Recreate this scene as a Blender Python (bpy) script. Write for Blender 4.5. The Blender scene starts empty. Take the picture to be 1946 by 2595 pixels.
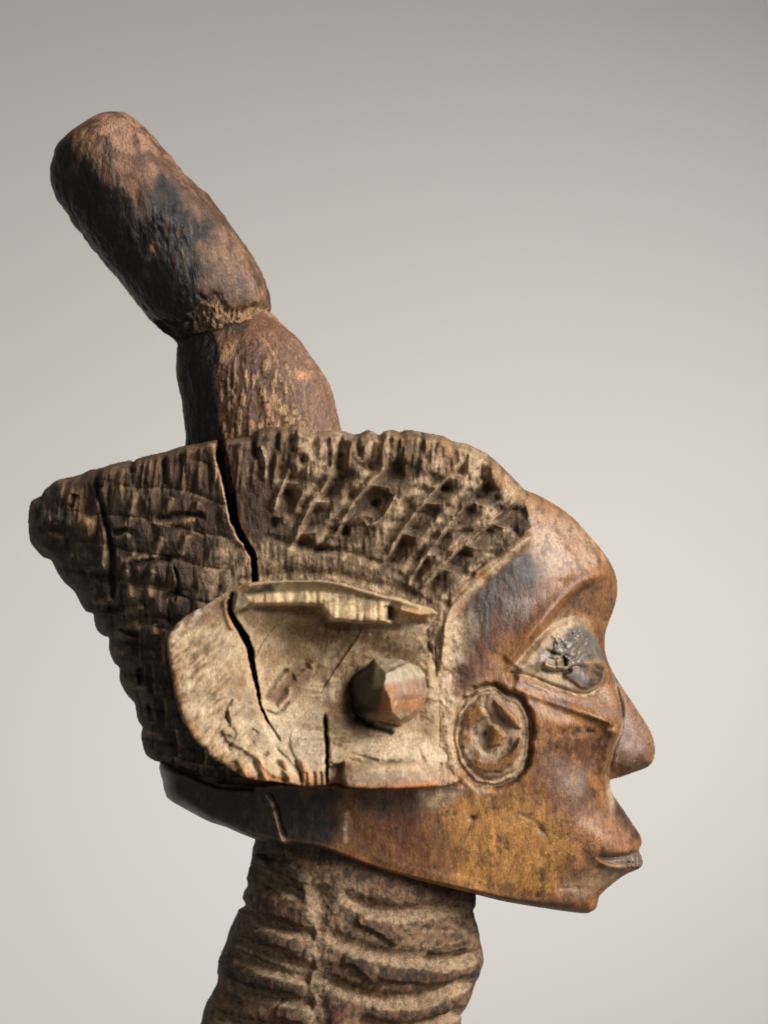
import bpy, math
import numpy as np
import openvdb as vdb

# ------------------------------------------------------------------ units
S = 1e-4                    # one unit of the drawing = 0.1 mm
CX, CY, DIST = 973.0, 1297.5, 12000.0
scene = bpy.context.scene
COLL = scene.collection

# ------------------------------------------------------------------ camera
cam_d = bpy.data.cameras.new('camera')
cam = bpy.data.objects.new('camera', cam_d)
COLL.objects.link(cam)
cam.location = (0, -DIST * S, 0)
cam.rotation_euler = (math.radians(90), 0, 0)
cam_d.sensor_fit = 'VERTICAL'
cam_d.sensor_height = 24.0
cam_d.lens = 24.0 * DIST / 2595.0
cam_d.clip_start = 0.05
cam_d.clip_end = 20
cam_d.dof.use_dof = True
cam_d.dof.focus_distance = (DIST - 170) * S
cam_d.dof.aperture_fstop = 5.0
scene.camera = cam

# ------------------------------------------------------------------ world and lamps (an indoor window, seen by its light only, and an added fill for the wall)
w = bpy.data.worlds.new('World')
scene.world = w
w.use_nodes = True
w.node_tree.nodes['Background'].inputs[0].default_value = (1.0, 0.985, 0.955, 1)
w.node_tree.nodes['Background'].inputs[1].default_value = 0.18

def area(name, loc, target, sx, sy, power, col, spread=180):
    l = bpy.data.lights.new(name, 'AREA')
    l.shape = 'RECTANGLE'; l.size = sx; l.size_y = sy
    l.energy = power; l.color = col; l.spread = math.radians(spread)
    o = bpy.data.objects.new(name, l)
    COLL.objects.link(o)
    from mathutils import Vector
    o.location = loc
    d = Vector(target) - Vector(loc)
    o.rotation_euler = d.to_track_quat('-Z', 'Y').to_euler()
    return o
area('window_light', (0.86, -0.56, 0.50), (0, 0, -0.02), 0.85, 1.0, 4.8, (1.0, 0.98, 0.955), 50)
area('wall_gradient_fill', (0.70, 0.10, 0.10), (-0.03, 0.90, -0.105), 0.2, 0.2, 1.08, (1.0, 0.985, 0.99), 51)  # unseen lamp added to shape the wall's gradient

scene.view_settings.view_transform = 'Standard'
scene.view_settings.look = 'None'
scene.view_settings.exposure = 0.0
scene.view_settings.gamma = 1.0

# ------------------------------------------------------------------ noise
_rs = np.random.RandomState(7)
_T2 = _rs.rand(256, 256).astype(np.float32)
_T3 = _rs.rand(64, 64, 64).astype(np.float32)
def _q(t): return t * t * (3 - 2 * t)
def n2(x, y, seed=0):
    x = x + seed * 37.13; y = y + seed * 91.7
    xi = np.floor(x).astype(np.int32); yi = np.floor(y).astype(np.int32)
    fx = _q(x - xi); fy = _q(y - yi)
    x0 = xi & 255; x1 = (xi + 1) & 255; y0 = yi & 255; y1 = (yi + 1) & 255
    a = _T2[x0, y0]; b = _T2[x1, y0]; c = _T2[x0, y1]; d = _T2[x1, y1]
    return ((a + (b - a) * fx) * (1 - fy) + (c + (d - c) * fx) * fy) * 2 - 1
def fbm(x, y, sx, sy=None, octv=4, seed=0, gain=0.5):
    sy = sx if sy is None else sy
    r = 0; amp = 1; tot = 0
    for i in range(octv):
        r = r + amp * n2(x / sx, y / sy, seed + i * 3.7)
        tot += amp; amp *= gain; sx = sx / 2.03; sy = sy / 2.03
    return r / tot * 1.6
def n3(x, y, z, seed=0):
    x = x + seed * 17.3; y = y + seed * 5.9; z = z + seed * 31.1
    xi = np.floor(x).astype(np.int32); yi = np.floor(y).astype(np.int32); zi = np.floor(z).astype(np.int32)
    fx = _q(x - xi); fy = _q(y - yi); fz = _q(z - zi)
    def g(a, b, c): return _T3[(xi + a) & 63, (yi + b) & 63, (zi + c) & 63]
    c00 = g(0,0,0) * (1 - fx) + g(1,0,0) * fx; c10 = g(0,1,0) * (1 - fx) + g(1,1,0) * fx
    c01 = g(0,0,1) * (1 - fx) + g(1,0,1) * fx; c11 = g(0,1,1) * (1 - fx) + g(1,1,1) * fx
    return ((c00 * (1 - fy) + c10 * fy) * (1 - fz) + (c01 * (1 - fy) + c11 * fy) * fz) * 2 - 1
def fbm3(p, s, octv=4, seed=0, st=(1, 1, 1)):
    r = 0; amp = 1; tot = 0
    for i in range(octv):
        r = r + amp * n3(p[0] / (s * st[0]), p[1] / (s * st[1]), p[2] / (s * st[2]), seed + i * 2.3)
        tot += amp; amp *= 0.5; s = s / 2.03
    return r / tot * 1.6
def sst(a, b, x):
    t = np.clip((x - a) / (b - a), 0, 1)
    return t * t * (3 - 2 * t)
def lin(r, g, b):
    f = lambda c: (c / 255 / 12.92) if c / 255 <= 0.04045 else ((c / 255 + 0.055) / 1.055) ** 2.4
    return np.array([f(r), f(g), f(b)], dtype=np.float32)
def smooth_poly(pts, n=4, closed=True):
    """Catmull-Rom through the points"""
    P = np.array(pts, dtype=np.float64); N = len(P); out = []
    rng = range(N) if closed else range(N - 1)
    for i in rng:
        if closed:
            a, b, c, d = P[(i - 1) % N], P[i], P[(i + 1) % N], P[(i + 2) % N]
        else:
            a, b, c, d = P[max(i - 1, 0)], P[i], P[i + 1], P[min(i + 2, N - 1)]
        for k in range(n):
            t = k / n
            out.append(0.5 * ((2 * b) + (-a + c) * t + (2*a - 5*b + 4*c - d) * t*t + (-a + 3*b - 3*c + d) * t**3))
    if not closed: out.append(P[-1])
    return np.array(out)

# ------------------------------------------------------------------ a sculpting board: height, colour and dust over a grid
class Board:
    def __init__(s, x0, x1, y0, y1, step):
        s.step = step; s.x0 = x0; s.y0 = y0
        s.xs = np.arange(x0, x1, step, dtype=np.float32); s.ys = np.arange(y0, y1, step, dtype=np.float32)
        s.X, s.Y = np.meshgrid(s.xs, s.ys, indexing='ij')
        s.U, s.V = s.X, s.Y
        s.shape = s.X.shape
        z = lambda v=0.0: np.full(s.shape, v, dtype=np.float32)
        s.H = z(); s.dust = z(); s.dark = z(); s.glow = z(); s.rough = z(0.5)
        s.col = np.zeros(s.shape + (3,), dtype=np.float32)
    def win(s, lo, hi):
        m = (s.U > lo[0]) & (s.U < hi[0]) & (s.V > lo[1]) & (s.V < hi[1])
        ii = np.where(m.any(axis=1))[0]; jj = np.where(m.any(axis=0))[0]
        if len(ii) == 0 or len(jj) == 0: return None
        return slice(ii[0], ii[-1] + 1), slice(jj[0], jj[-1] + 1)
    def poly_sd(s, pts, pad=1e9):
        """signed distance to a closed polygon, positive inside"""
        P = np.asarray(pts, dtype=np.float32)
        sl = s.win(P.min(0) - pad, P.max(0) + pad)
        U = s.U[sl]; V = s.V[sl]
        d2 = np.full(U.shape, 1e12, dtype=np.float32); ins = np.zeros(U.shape, dtype=bool)
        N = len(P)
        for i in range(N):
            ax, ay = P[i]; bx, by = P[(i + 1) % N]
            ex, ey = bx - ax, by - ay
            L = ex * ex + ey * ey + 1e-9
            px = U - ax; py = V - ay
            t = np.clip((px * ex + py * ey) / L, 0, 1)
            qx = px - t * ex; qy = py - t * ey
            np.minimum(d2, qx * qx + qy * qy, out=d2)
            c = (ay > V) != (by > V)
            if c.any():
                xc = ex * (V - ay) / (ey if abs(ey) > 1e-9 else 1e-9) + ax
                ins ^= c & (U < xc)
        d = np.sqrt(d2)
        return np.where(ins, d, -d), sl
    def mask(s, pts, soft=6, pad=60, smooth=0, wob=0, wsc=20, seed=1):
        if smooth: pts = smooth_poly(pts, smooth)
        d, sl = s.poly_sd(pts, pad + soft)
        if wob: d = d + wob * fbm(s.U[sl], s.V[sl], wsc, octv=3, seed=seed)
        m = np.zeros(s.shape, dtype=np.float32)
        m[sl] = sst(-soft, soft, d)
        return m
    def line_d(s, pts, pad):
        P = np.asarray(pts, dtype=np.float32)
        sl = s.win(P.min(0) - pad, P.max(0) + pad)
        if sl is None: return None, None, None, None
        U = s.U[sl]; V = s.V[sl]
        best = np.full(U.shape, 1e12, dtype=np.float32); tt = np.zeros(U.shape, dtype=np.float32); sd = np.zeros(U.shape, dtype=np.float32)
        seg = np.diff(P, axis=0); ln = np.hypot(seg[:, 0], seg[:, 1]); cum = np.concatenate([[0], np.cumsum(ln)]); tot = cum[-1] + 1e-9
        for i in range(len(seg)):
            px = U - P[i, 0]; py = V - P[i, 1]
            t = np.clip((px * seg[i, 0] + py * seg[i, 1]) / (ln[i] ** 2 + 1e-9), 0, 1)
            qx = px - t * seg[i, 0]; qy = py - t * seg[i, 1]
            d = qx * qx + qy * qy
            m = d < best
            best[m] = d[m]; tt[m] = ((cum[i] + t * ln[i]) / tot)[m]
            sd[m] = np.sign(seg[i, 0] * py - seg[i, 1] * px)[m]
        return np.sqrt(best), tt, sd, sl
    def stroke(s, pts, w, amp, prof='gauss', dust=0, dark=0, glow=0, side=0, sw=None, taper=0.12, wob=0.0, cw=1.0, seed=3, hard=False):
        """raise (amp > 0) or cut (amp < 0) along a line; side adds a step that fades over sw on one side only"""
        pts = smooth_poly(pts, 5, closed=False)
        sw = sw or 4 * w
        pad = max(3.2 * w, sw if side else 0) + 6 + 3 * wob
        d, t, sg, sl = s.line_d(pts, pad)
        if d is None: return
        if wob:
            nz = fbm(s.U[sl], s.V[sl], 14, octv=3, seed=seed)
            d = np.abs(d * sg + wob * nz)
        tp = sst(0, taper, t) * sst(0, taper, 1 - t) if taper else 1.0
        wl = w * (0.55 + 0.45 * tp)
        if prof == 'gauss': p = np.exp(-(d / wl) ** 2)
        elif prof == 'flat': p = 1 - sst(0.55, 1.25, d / wl)
        else: p = np.clip(1 - d / wl, 0, 1)
        p = p * tp
        s.H[sl] += amp * p
        if side:
            q = np.clip(1 - d / sw, 0, 1) * (sg > 0) * tp
            s.H[sl] += side * q
        pc = (1 - sst(0.75, 1.2, d / (w * cw)) if hard else np.exp(-(d / (w * cw)) ** 2)) * tp
        if dust: s.dust[sl] += dust * pc
        if dark: s.dark[sl] += dark * pc
        if glow: s.glow[sl] += glow * pc
    def blob(s, u, v, ru, rv, amp=0, ang=0, pw=2, dust=0, dark=0, glow=0, noise=0.0, seed=5):
        R = max(ru, rv) * 2.2
        sl = s.win((u - R, v - R), (u + R, v + R))
        if sl is None: return
        du = s.U[sl] - u; dv = s.V[sl] - v
        a = math.radians(ang); c, sn = math.cos(a), math.sin(a)
        x = (du * c + dv * sn) / ru; y = (-du * sn + dv * c) / rv
        r = np.sqrt(x * x + y * y)
        if noise: r = r + noise * fbm(s.U[sl], s.V[sl], max(ru, rv) * 0.5, octv=4, seed=seed)
        p = np.exp(-np.clip(r, 0, 9) ** pw)
        s.H[sl] += amp * p
        if dust: s.dust[sl] += dust * p
        if dark: s.dark[sl] += dark * p
        if glow: s.glow[sl] += glow * p
    def blur(s, A, r):
        for ax in (0, 1):
            for _ in range(2):
                pad = [(0, 0)] * A.ndim; pad[ax] = (r + 1, r)
                c = np.cumsum(np.pad(A, pad, mode='edge'), axis=ax, dtype=np.float64)
                n = 2 * r + 1
                if ax == 0: A = ((c[n:] - c[:-n]) / n).astype(np.float32)
                else: A = ((c[:, n:] - c[:, :-n]) / n).astype(np.float32)
        return A
    def sample(s, A, x, y):
        fx = np.clip((x - s.x0) / s.step, 0, s.shape[0] - 1.001); fy = np.clip((y - s.y0) / s.step, 0, s.shape[1] - 1.001)
        i = fx.astype(np.int32); j = fy.astype(np.int32); a = fx - i; b = fy - j
        if A.ndim == 3: a = a[:, None]; b = b[:, None]
        return (A[i, j] * (1 - a) + A[i + 1, j] * a) * (1 - b) + (A[i, j + 1] * (1 - a) + A[i + 1, j + 1] * a) * b
    def mix(s, m, c):
        m = np.clip(m, 0, 1)[..., None]
        s.col = s.col * (1 - m) + np.asarray(c, dtype=np.float32) * m

def tps(ctrl, X, Y, lam=1e-3):
    C = np.array(ctrl, dtype=np.float64); P = C[:, :2] / 500.0; n = len(P)
    def ker(r2): return 0.5 * r2 * np.log(r2 + 1e-12)
    r2 = ((P[:, None] - P[None]) ** 2).sum(-1)
    A = np.zeros((n + 3, n + 3)); A[:n, :n] = ker(r2) + lam * np.eye(n)
    A[:n, n] = 1; A[:n, n + 1:] = P; A[n, :n] = 1; A[n + 1:, :n] = P.T
    wv = np.linalg.solve(A, np.concatenate([C[:, 2], np.zeros(3)]))
    x = X / 500.0; y = Y / 500.0
    out = wv[n] + wv[n + 1] * x + wv[n + 2] * y
    for i in range(n):
        out = out + wv[i] * ker((x - P[i, 0]) ** 2 + (y - P[i, 1]) ** 2)
    return out.astype(np.float32)

def to_photo(X, Y, s_):
    k = DIST / (DIST - s_)
    return (CX + (X - CX) * k).astype(np.float32), (CY + (Y - CY) * k).astype(np.float32)

# ------------------------------------------------------------------ materials
def wood_material(name, grain=1.0, spec=0.36, con=1.0):
    m = bpy.data.materials.new(name); m.use_nodes = True
    nt = m.node_tree; N = nt.nodes; L = nt.links
    b = N['Principled BSDF']
    at = N.new('ShaderNodeAttribute'); at.attribute_name = 'patina'
    tc = N.new('ShaderNodeTexCoord')
    wn = N.new('ShaderNodeTexNoise'); wn.inputs['Scale'].default_value = 26; wn.inputs['Detail'].default_value = 2
    L.new(tc.outputs['Object'], wn.inputs['Vector'])
    warp = N.new('ShaderNodeVectorMath'); warp.operation = 'MULTIPLY_ADD'       # the grain bends round knots and curves
    L.new(wn.outputs['Color'], warp.inputs[0]); warp.inputs[1].default_value = (0.022, 0.022, 0.006); L.new(tc.outputs['Object'], warp.inputs[2])
    def mapping(sc, rot=(0, 0, 0)):
        mp = N.new('ShaderNodeMapping'); mp.inputs['Scale'].default_value = sc; mp.inputs['Rotation'].default_value = rot
        L.new(warp.outputs[0], mp.inputs[0]); return mp
    def noise(mp, scale, detail, rough=0.6):
        n = N.new('ShaderNodeTexNoise'); n.inputs['Scale'].default_value = scale; n.inputs['Detail'].default_value = detail
        n.inputs['Roughness'].default_value = rough
        L.new(mp.outputs[0], n.inputs['Vector']); return n
    fib = noise(mapping((1, 1, 0.13), (0, math.radians(4), 0)), 2600, 6, 0.65)   # fibres along the grain
    spk = noise(mapping((1, 1, 1)), 2400, 5, 0.7)                                   # fine grime
    mot = noise(mapping((1, 1, 0.6)), 420, 5, 0.65)
    def mr(n, a, b_, lo, hi):
        r = N.new('ShaderNodeMapRange'); r.inputs[1].default_value = a; r.inputs[2].default_value = b_
        r.inputs[3].default_value = lo; r.inputs[4].default_value = hi
        L.new(n, r.inputs[0]); return r
    f1 = mr(fib.outputs[0], 0.34, 0.66, 1 - .45 * con, 1 + .45 * con)
    f2 = mr(spk.outputs[0], 0.36, 0.64, 1 - .38 * con, 1 + .36 * con)
    f3 = mr(mot.outputs[0], 0.32, 0.68, 0.78, 1.2)
    por = noise(mapping((1, 1, 0.45)), 1500, 7, 0.75)
    f4 = mr(por.outputs[0], 0.36, 0.43, 1 - .62 * con, 1.0)
    m1 = N.new('ShaderNodeMath'); m1.operation = 'MULTIPLY'; L.new(f1.outputs[0], m1.inputs[0]); L.new(f2.outputs[0], m1.inputs[1])
    m2 = N.new('ShaderNodeMath'); m2.operation = 'MULTIPLY'; m3 = N.new('ShaderNodeMath'); m3.operation = 'MULTIPLY'; L.new(m1.outputs[0], m3.inputs[0]); L.new(f4.outputs[0], m3.inputs[1])
    L.new(m3.outputs[0], m2.inputs[0]); L.new(f3.outputs[0], m2.inputs[1])
    vm = N.new('ShaderNodeVectorMath'); vm.operation = 'SCALE'
    L.new(at.outputs['Color'], vm.inputs[0]); L.new(m2.outputs[0], vm.inputs['Scale'])
    L.new(vm.outputs[0], b.inputs['Base Color'])
    ro = N.new('ShaderNodeMath'); ro.operation = 'MULTIPLY_ADD'
    L.new(mr(spk.outputs[0], 0.3, 0.7, -0.12, 0.12).outputs[0], ro.inputs[0]); ro.inputs[1].default_value = 1.0
    L.new(at.outputs['Alpha'], ro.inputs[2]); ro.use_clamp = True
    L.new(ro.outputs[0], b.inputs['Roughness'])
    b.inputs['Specular IOR Level'].default_value = spec
    # relief: fibres, pores and hairline crackle
    vor = N.new('ShaderNodeTexVoronoi'); vor.feature = 'DISTANCE_TO_EDGE'; vor.inputs['Scale'].default_value = 620
    mpv = mapping((1, 1, 0.55)); wv = N.new('ShaderNodeVectorMath'); wv.operation = 'MULTIPLY_ADD'
    dn = noise(mapping((1, 1, 1)), 500, 3)
    L.new(dn.outputs['Color'], wv.inputs[0]); wv.inputs[1].default_value = (0.0016, 0.0016, 0.0016); L.new(mpv.outputs[0], wv.inputs[2])
    L.new(wv.outputs[0], vor.inputs['Vector'])
    vr = mr(vor.outputs['Distance'], 0.0, 0.06, 0.0, 1.0)
    a1 = N.new('ShaderNodeMath'); a1.operation = 'MULTIPLY_ADD'; L.new(fib.outputs[0], a1.inputs[0]); a1.inputs[1].default_value = 1.5
    L.new(spk.outputs[0], a1.inputs[2])
    a2 = N.new('ShaderNodeMath'); a2.operation = 'MULTIPLY_ADD'; L.new(vr.outputs[0], a2.inputs[0]); a2.inputs[1].default_value = 0.22
    L.new(a1.outputs[0], a2.inputs[2])
    bp = N.new('ShaderNodeBump'); bp.inputs['Strength'].default_value = 0.75 * grain; bp.inputs['Distance'].default_value = 0.00045
    L.new(a2.outputs[0], bp.inputs['Height']); L.new(bp.outputs[0], b.inputs['Normal'])
    return m
M_WOOD = wood_material('carved_wood', 1.0, .36, .8)
M_SMOOTH = wood_material('polished_wood', 0.32, 0.5, .72)
M_EYE = wood_material('lacquered_wood', 0.2, 0.6, .5)
M_EAR = wood_material('bare_wood', 0.6, 0.3, .6)
M_CREST = wood_material('waxed_dark_wood', 0.55, 0.34, .95)

# ------------------------------------------------------------------ mesh output
def empty(name, loc=(0, 0, 0), parent=None):
    o = bpy.data.objects.new(name, None); COLL.objects.link(o)
    o.empty_display_size = 0.02
    if parent: o.parent = parent
    o.location = loc
    return o
def write_mesh(name, V, F, col, parent, mat, normals=None, label=None):
    """V in drawing units (x, depth toward the viewer, y down) already turned to metres; F quads or triangles"""
    me = bpy.data.meshes.new(name)
    nV, nF, k = len(V), len(F), F.shape[1]
    me.vertices.add(nV); me.vertices.foreach_set('co', V.astype(np.float32).ravel())
    me.loops.add(nF * k); me.loops.foreach_set('vertex_index', F.astype(np.int32).ravel())
    me.polygons.add(nF); me.polygons.foreach_set('loop_start', np.arange(0, nF * k, k, dtype=np.int32))
    me.polygons.foreach_set('use_smooth', np.ones(nF, dtype=bool))
    me.update(calc_edges=True); me.validate()
    a = me.color_attributes.new('patina', 'FLOAT_COLOR', 'POINT')
    a.data.foreach_set('color', col.astype(np.float32).ravel())
    if normals is not None:
        me.normals_split_custom_set_from_vertices(normals.astype(np.float32))
    me.materials.append(mat)
    o = bpy.data.objects.new(name, me); COLL.objects.link(o)
    if parent: o.parent = parent
    if label: o['label'] = label
    return o
def vnormals(V, F):
    P = V[F]
    d1 = P[:, 2] - P[:, 0]; d2 = (P[:, 3] - P[:, 1]) if F.shape[1] == 4 else (P[:, 1] - P[:, 0])
    n = np.cross(d1, d2) if F.shape[1] == 4 else np.cross(P[:, 1] - P[:, 0], P[:, 2] - P[:, 0])
    N = np.zeros_like(V)
    for k in range(F.shape[1]):
        for c in range(3): N[:, c] += np.bincount(F[:, k], weights=n[:, c], minlength=len(V))
    return N / (np.linalg.norm(N, axis=1, keepdims=True) + 1e-12)
def iso(Fa, org, step):
    """surface of the zero level of a dense field, in drawing units (x, y, height)"""
    g = vdb.FloatGrid(float(3 * step))
    g.copyFromArray(np.clip(Fa, -3 * step, 3 * step).astype(np.float32), tolerance=0.0)
    P, Q = g.convertToQuads(isovalue=0.0)
    return P.astype(np.float64) * step + np.array(org), Q
def world(P, base=(0, 0, 0)):
    return np.stack([(P[:, 0] - CX) * S - base[0], -P[:, 2] * S - base[1], (CY - P[:, 1]) * S - base[2]], axis=1)
def subset(V, F, sel, col, nrm):
    f = F[sel]; ids = np.unique(f); mp = np.full(len(V), -1, dtype=np.int64); mp[ids] = np.arange(len(ids))
    return V[ids], mp[f], col[ids], nrm[ids]
def orient(V, F):
    """make faces look outwards (signed volume > 0)"""
    P = V[F]; v = np.einsum('ij,ij->i', P[:, 0], np.cross(P[:, 1], P[:, 2])).sum()
    if F.shape[1] == 4: v += np.einsum('ij,ij->i', P[:, 0], np.cross(P[:, 2], P[:, 3])).sum()
    return F if v > 0 else F[:, ::-1]

# colours of bare wood, wax and dust, sooty darks and painted shade
C_CHEEK = lin(148, 100, 58); C_RED = lin(108, 69, 44); C_GOLD = lin(182, 130, 70)
C_DARK = lin(42, 33, 25); C_HAIR = lin(68, 52, 40); C_DUST = lin(176, 148, 116); C_DUST2 = lin(146, 118, 90)
C_PALE = lin(205, 172, 132); C_PINK = lin(176, 144, 118); C_ORANGE = lin(170, 116, 66); C_BLACK = lin(22, 20, 18)

# =================================================================== the figure
ROOT = empty('carved_figure', (0, 0, (CY - 2900) * S))
ROOT['label'] = 'weathered brown wooden carved head in profile with ringed neck and tall back-slanting crest'
ROOT['category'] = 'wooden sculpture'
RB = (0, 0, (CY - 2900) * S)

# ------------------------------------------------------------------ HEAD AND HAIR BOARD
STEP = 2.4
B = Board(30, 1700, 1030, 2380, STEP)
hair_top = [(66,1323),(68,1295),(74,1269),(98,1257),(104,1245),(122,1228),(140,1215),(165,1210),(198,1201),(218,1190),(237,1187),(255,1182),(273,1175),
            (315,1166),(330,1168),(339,1160),(375,1150),(412,1142),(445,1130),(472,1124),(505,1118),(526,1112),(548,1110),(556,1118),(566,1106),(600,1103),(631,1098),(646,1083),
            (685,1074),(725,1076),(760,1071),(772,1084),(790,1090),(830,1087),(872,1089),(895,1097),(912,1094),(927,1086),(945,1088),(960,1099),
            (975,1088),(1002,1086),(1016,1092),(1027,1086),(1057,1088),(1090,1095),(1126,1101),(1150,1115),(1186,1122),(1210,1133),(1231,1143),(1262,1167),
            (1295,1200),(1322,1228),(1333,1240)]
face_edge = [(1364,1253),(1387,1265),(1426,1289),(1456,1313),(1486,1346),(1516,1380),(1543,1416),(1562,1455),(1567,1491),(1562,1530),
             (1549,1570),(1537,1606),(1536,1648),(1549,1690),(1577,1739),(1607,1784),(1637,1830),(1655,1863),(1663,1896),(1661,1926),(1649,1946),
             (1622,1959),(1577,1977),(1553,1985),(1551,2003),(1562,2028),(1586,2062),(1607,2095),(1625,2122),(1628,2143),(1621,2160),
             (1628,2176),(1630,2194),(1622,2205),(1598,2217),(1577,2230),(1553,2249),(1529,2270),(1519,2285),(1516,2303),(1504,2316),
             (1480,2322),(1411,2316),(1321,2303),(1260,2292),(1192,2275),(1101,2254),(1011,2232),(936,2210),(860,2180),(800,2160),(722,2150)]
back_edge = [(643,2138),(569,2107),(531,2095),(500,2080),(456,2055),(417,2028),(408,1988),(399,1950),(405,1932),(397,1935),(385,1931),(366,1916),
             (358,1890),(354,1868),(357,1847),(348,1835),(342,1816),(337,1786),(320,1768),(306,1745),(298,1723),(298,1696),(286,1685),(278,1669),(271,1645),
             (272,1620),(258,1614),(245,1605),(237,1590),(233,1572),(231,1557),(213,1552),(198,1530),(183,1501),(160,1480),(140,1453),(130,1432),
             (122,1419),(104,1413),(85,1392),(71,1371)]
OUT = hair_top + face_edge + back_edge

hair_ctrl = [(70,1300,95),(110,1400,100),(140,1240,115),(180,1480,110),(250,1600,105),(300,1720,100),(350,1850,95),(400,1920,95),
             (230,1260,175),(250,1400,185),(300,1500,180),(350,1640,160),(420,1800,165),(480,1920,170),
             (350,1200,225),(360,1320,232),(380,1450,232),(450,1600,235),(480,1150,262),(500,1300,268),(500,1450,266),
             (570,1110,286),(600,1280,288),(600,1420,284),(700,1080,305),(720,1250,302),(720,1400,288),(850,1100,312),(860,1250,300),(860,1420,282),
             (1000,1095,300),(1000,1250,290),(1000,1450,278),(1100,1100,278),(1150,1300,268),(1100,1500,284),(1200,1150,248),(1250,1300,236),(1200,1420,262),
             (1300,1210,208),(1340,1250,186),(1350,1330,206),(1150,1540,282),(700,1600,270),(900,1700,280)]
face_ctrl = [(1340,1250,170),(1360,1340,212),(1400,1290,142),(1450,1330,124),(1420,1400,182),(1340,1420,232),(1500,1390,110),(1540,1440,96),(1500,1460,150),
             (1430,1490,206),(1250,1480,262),(1350,1520,245),(1150,1570,288),(1250,1620,282),(1330,1620,262),(1380,1580,246),(1290,1710,268),(1200,1720,290),
             (1560,1480,80),(1555,1540,70),(1530,1600,80),(1480,1560,140),(1450,1640,180),(1400,1680,215),(1500,1700,160),
             (1400,1775,252),(1500,1812,226),(1560,1835,190),(1350,1755,262),(1250,1870,276),(1130,1850,286),(1400,1900,250),(1480,1900,222),(1530,1920,188),
             (1400,2000,245),(1500,2000,196),(1545,2010,140),(1250,2050,262),(1100,2050,272),(900,2050,276),(700,2030,262),(550,2020,220),(420,2000,150),
             (1450,2100,214),(1530,2080,160),(1590,2100,98),(1540,2150,150),(1620,2150,66),(1480,2160,186),(1560,2200,120),(1620,2190,66),(1480,2220,162),
             (1540,2250,86),(1500,2290,96),(1400,2290,160),(1300,2280,200),(1300,2180,236),(1200,2250,236),(1000,2210,262),(850,2160,268),(700,2120,258),(560,2090,215),(440,2030,150),
             (1380,2180,216)]
nose_ctrl = [(1540,1640,44),(1560,1700,52),(1560,1760,62),(1600,1800,50),(1570,1850,84),(1620,1860,52),(1650,1880,38),(1600,1910,78),(1640,1920,50),
             (1555,1920,98),(1560,1970,76),(1600,1950,66)]

Hb = tps(hair_ctrl + [c for c in face_ctrl if c[0] > 1200 or c[1] > 1900], B.X, B.Y, 0.02)
B.U, B.V = to_photo(B.X, B.Y, np.clip(Hb, 0, 320))
Hh = tps(hair_ctrl, B.U, B.V); Hf = tps(face_ctrl, B.U, B.V); Hn = tps(nose_ctrl, B.U, B.V)
sdo, _ = B.poly_sd(smooth_poly(OUT, 2))

hair_poly = hair_top + [(1328,1262),(1334,1300),(1346,1336),(1300,1376),(1262,1408),(1210,1450),(1150,1512),(1128,1556),(1110,1700),
            (900,1980),(640,1990),(560,1985),(500,1966),(450,1950),(403,1930)] + back_edge[9:]
m_hair = B.mask(hair_poly, soft=5, wob=2, wsc=30)
nose_poly = [(1535,1600),(1541,1650),(1552,1700),(1560,1750),(1572,1800),(1572,1845),(1556,1885),(1545,1930),(1552,1990),(1800,2010),(1800,1500),(1560,1560)]
m_nose = B.mask(smooth_poly(nose_poly, 3), soft=9)
B.H = Hf * (1 - m_nose) + np.minimum(Hn, Hf) * m_nose
B.H = B.H * (1 - m_hair) + Hh * m_hair

u, v = B.U, B.V
# --- brow overhang, eye socket and eye
orbit = [(1285,1706),(1335,1638),(1385,1578),(1430,1528),(1480,1490),(1530,1462),(1600,1440),(1620,1500),(1560,1640),(1580,1780),(1570,1826),(1500,1806),(1400,1772),(1330,1744)]
m_orb = B.mask(orbit, soft=13, smooth=3)
B.H -= 32 * m_orb
B.stroke([(1290,1690),(1340,1622),(1386,1562),(1436,1508),(1490,1464),(1556,1440)], 24, 16, taper=.05)
B.stroke([(1310,1690),(1360,1626),(1402,1568),(1452,1512),(1510,1470)], 12, -8, taper=.05)
eye_poly = [(1294,1702),(1330,1662),(1365,1620),(1400,1586),(1450,1562),(1486,1578),(1514,1622),(1531,1678),(1531,1715),(1517,1741),(1490,1758),(1450,1753),(1400,1736),(1345,1712)]
eye_s = smooth_poly(eye_poly, 4)
sde, sle = B.poly_sd(eye_s, 60)
dome = np.zeros(B.shape, np.float32); dome[sle] = np.sqrt(np.clip(sde, 0, 70) / 70.0)
B.H += 44 * dome
m_eye = np.zeros(B.shape, np.float32); m_eye[sle] = sst(-3, 3, sde)
B.stroke([(1300,1716),(1364,1742),(1468,1786),(1530,1814),(1562,1828)], 20, 30, taper=.06)        # cheek ridge under the eye
B.stroke([(1330,1764),(1400,1790),(1480,1826),(1540,1852)], 22, -8, taper=.1)
B.stroke([(1294,1700),(1342,1715),(1400,1739),(1452,1757),(1492,1762),(1524,1742)], 6, -9, dust=1.0)
B.stroke([(1296,1696),(1350,1640),(1390,1598),(1450,1564)], 7, -8, dust=.9)
irisp = B.mask([(1437,1697),(1462,1684),(1526,1682),(1530,1707),(1513,1735),(1476,1746),(1449,1724),(1427,1709)], soft=3.5, smooth=3, wob=2, wsc=12)
glossp = B.mask([(1420,1600),(1468,1585),(1499,1612),(1523,1646),(1530,1670),(1499,1674),(1486,1692),(1456,1684),(1431,1680),(1382,1674),(1362,1660),(1392,1630)], soft=6, smooth=3, wob=7, wsc=26)
B.H += 7 * irisp - 3 * glossp
B.stroke([(1374,1682),(1400,1690),(1434,1690)], 9, 13)
B.stroke([(1380,1673),(1402,1668),(1424,1668)], 6, 3, dust=1.1)
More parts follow.
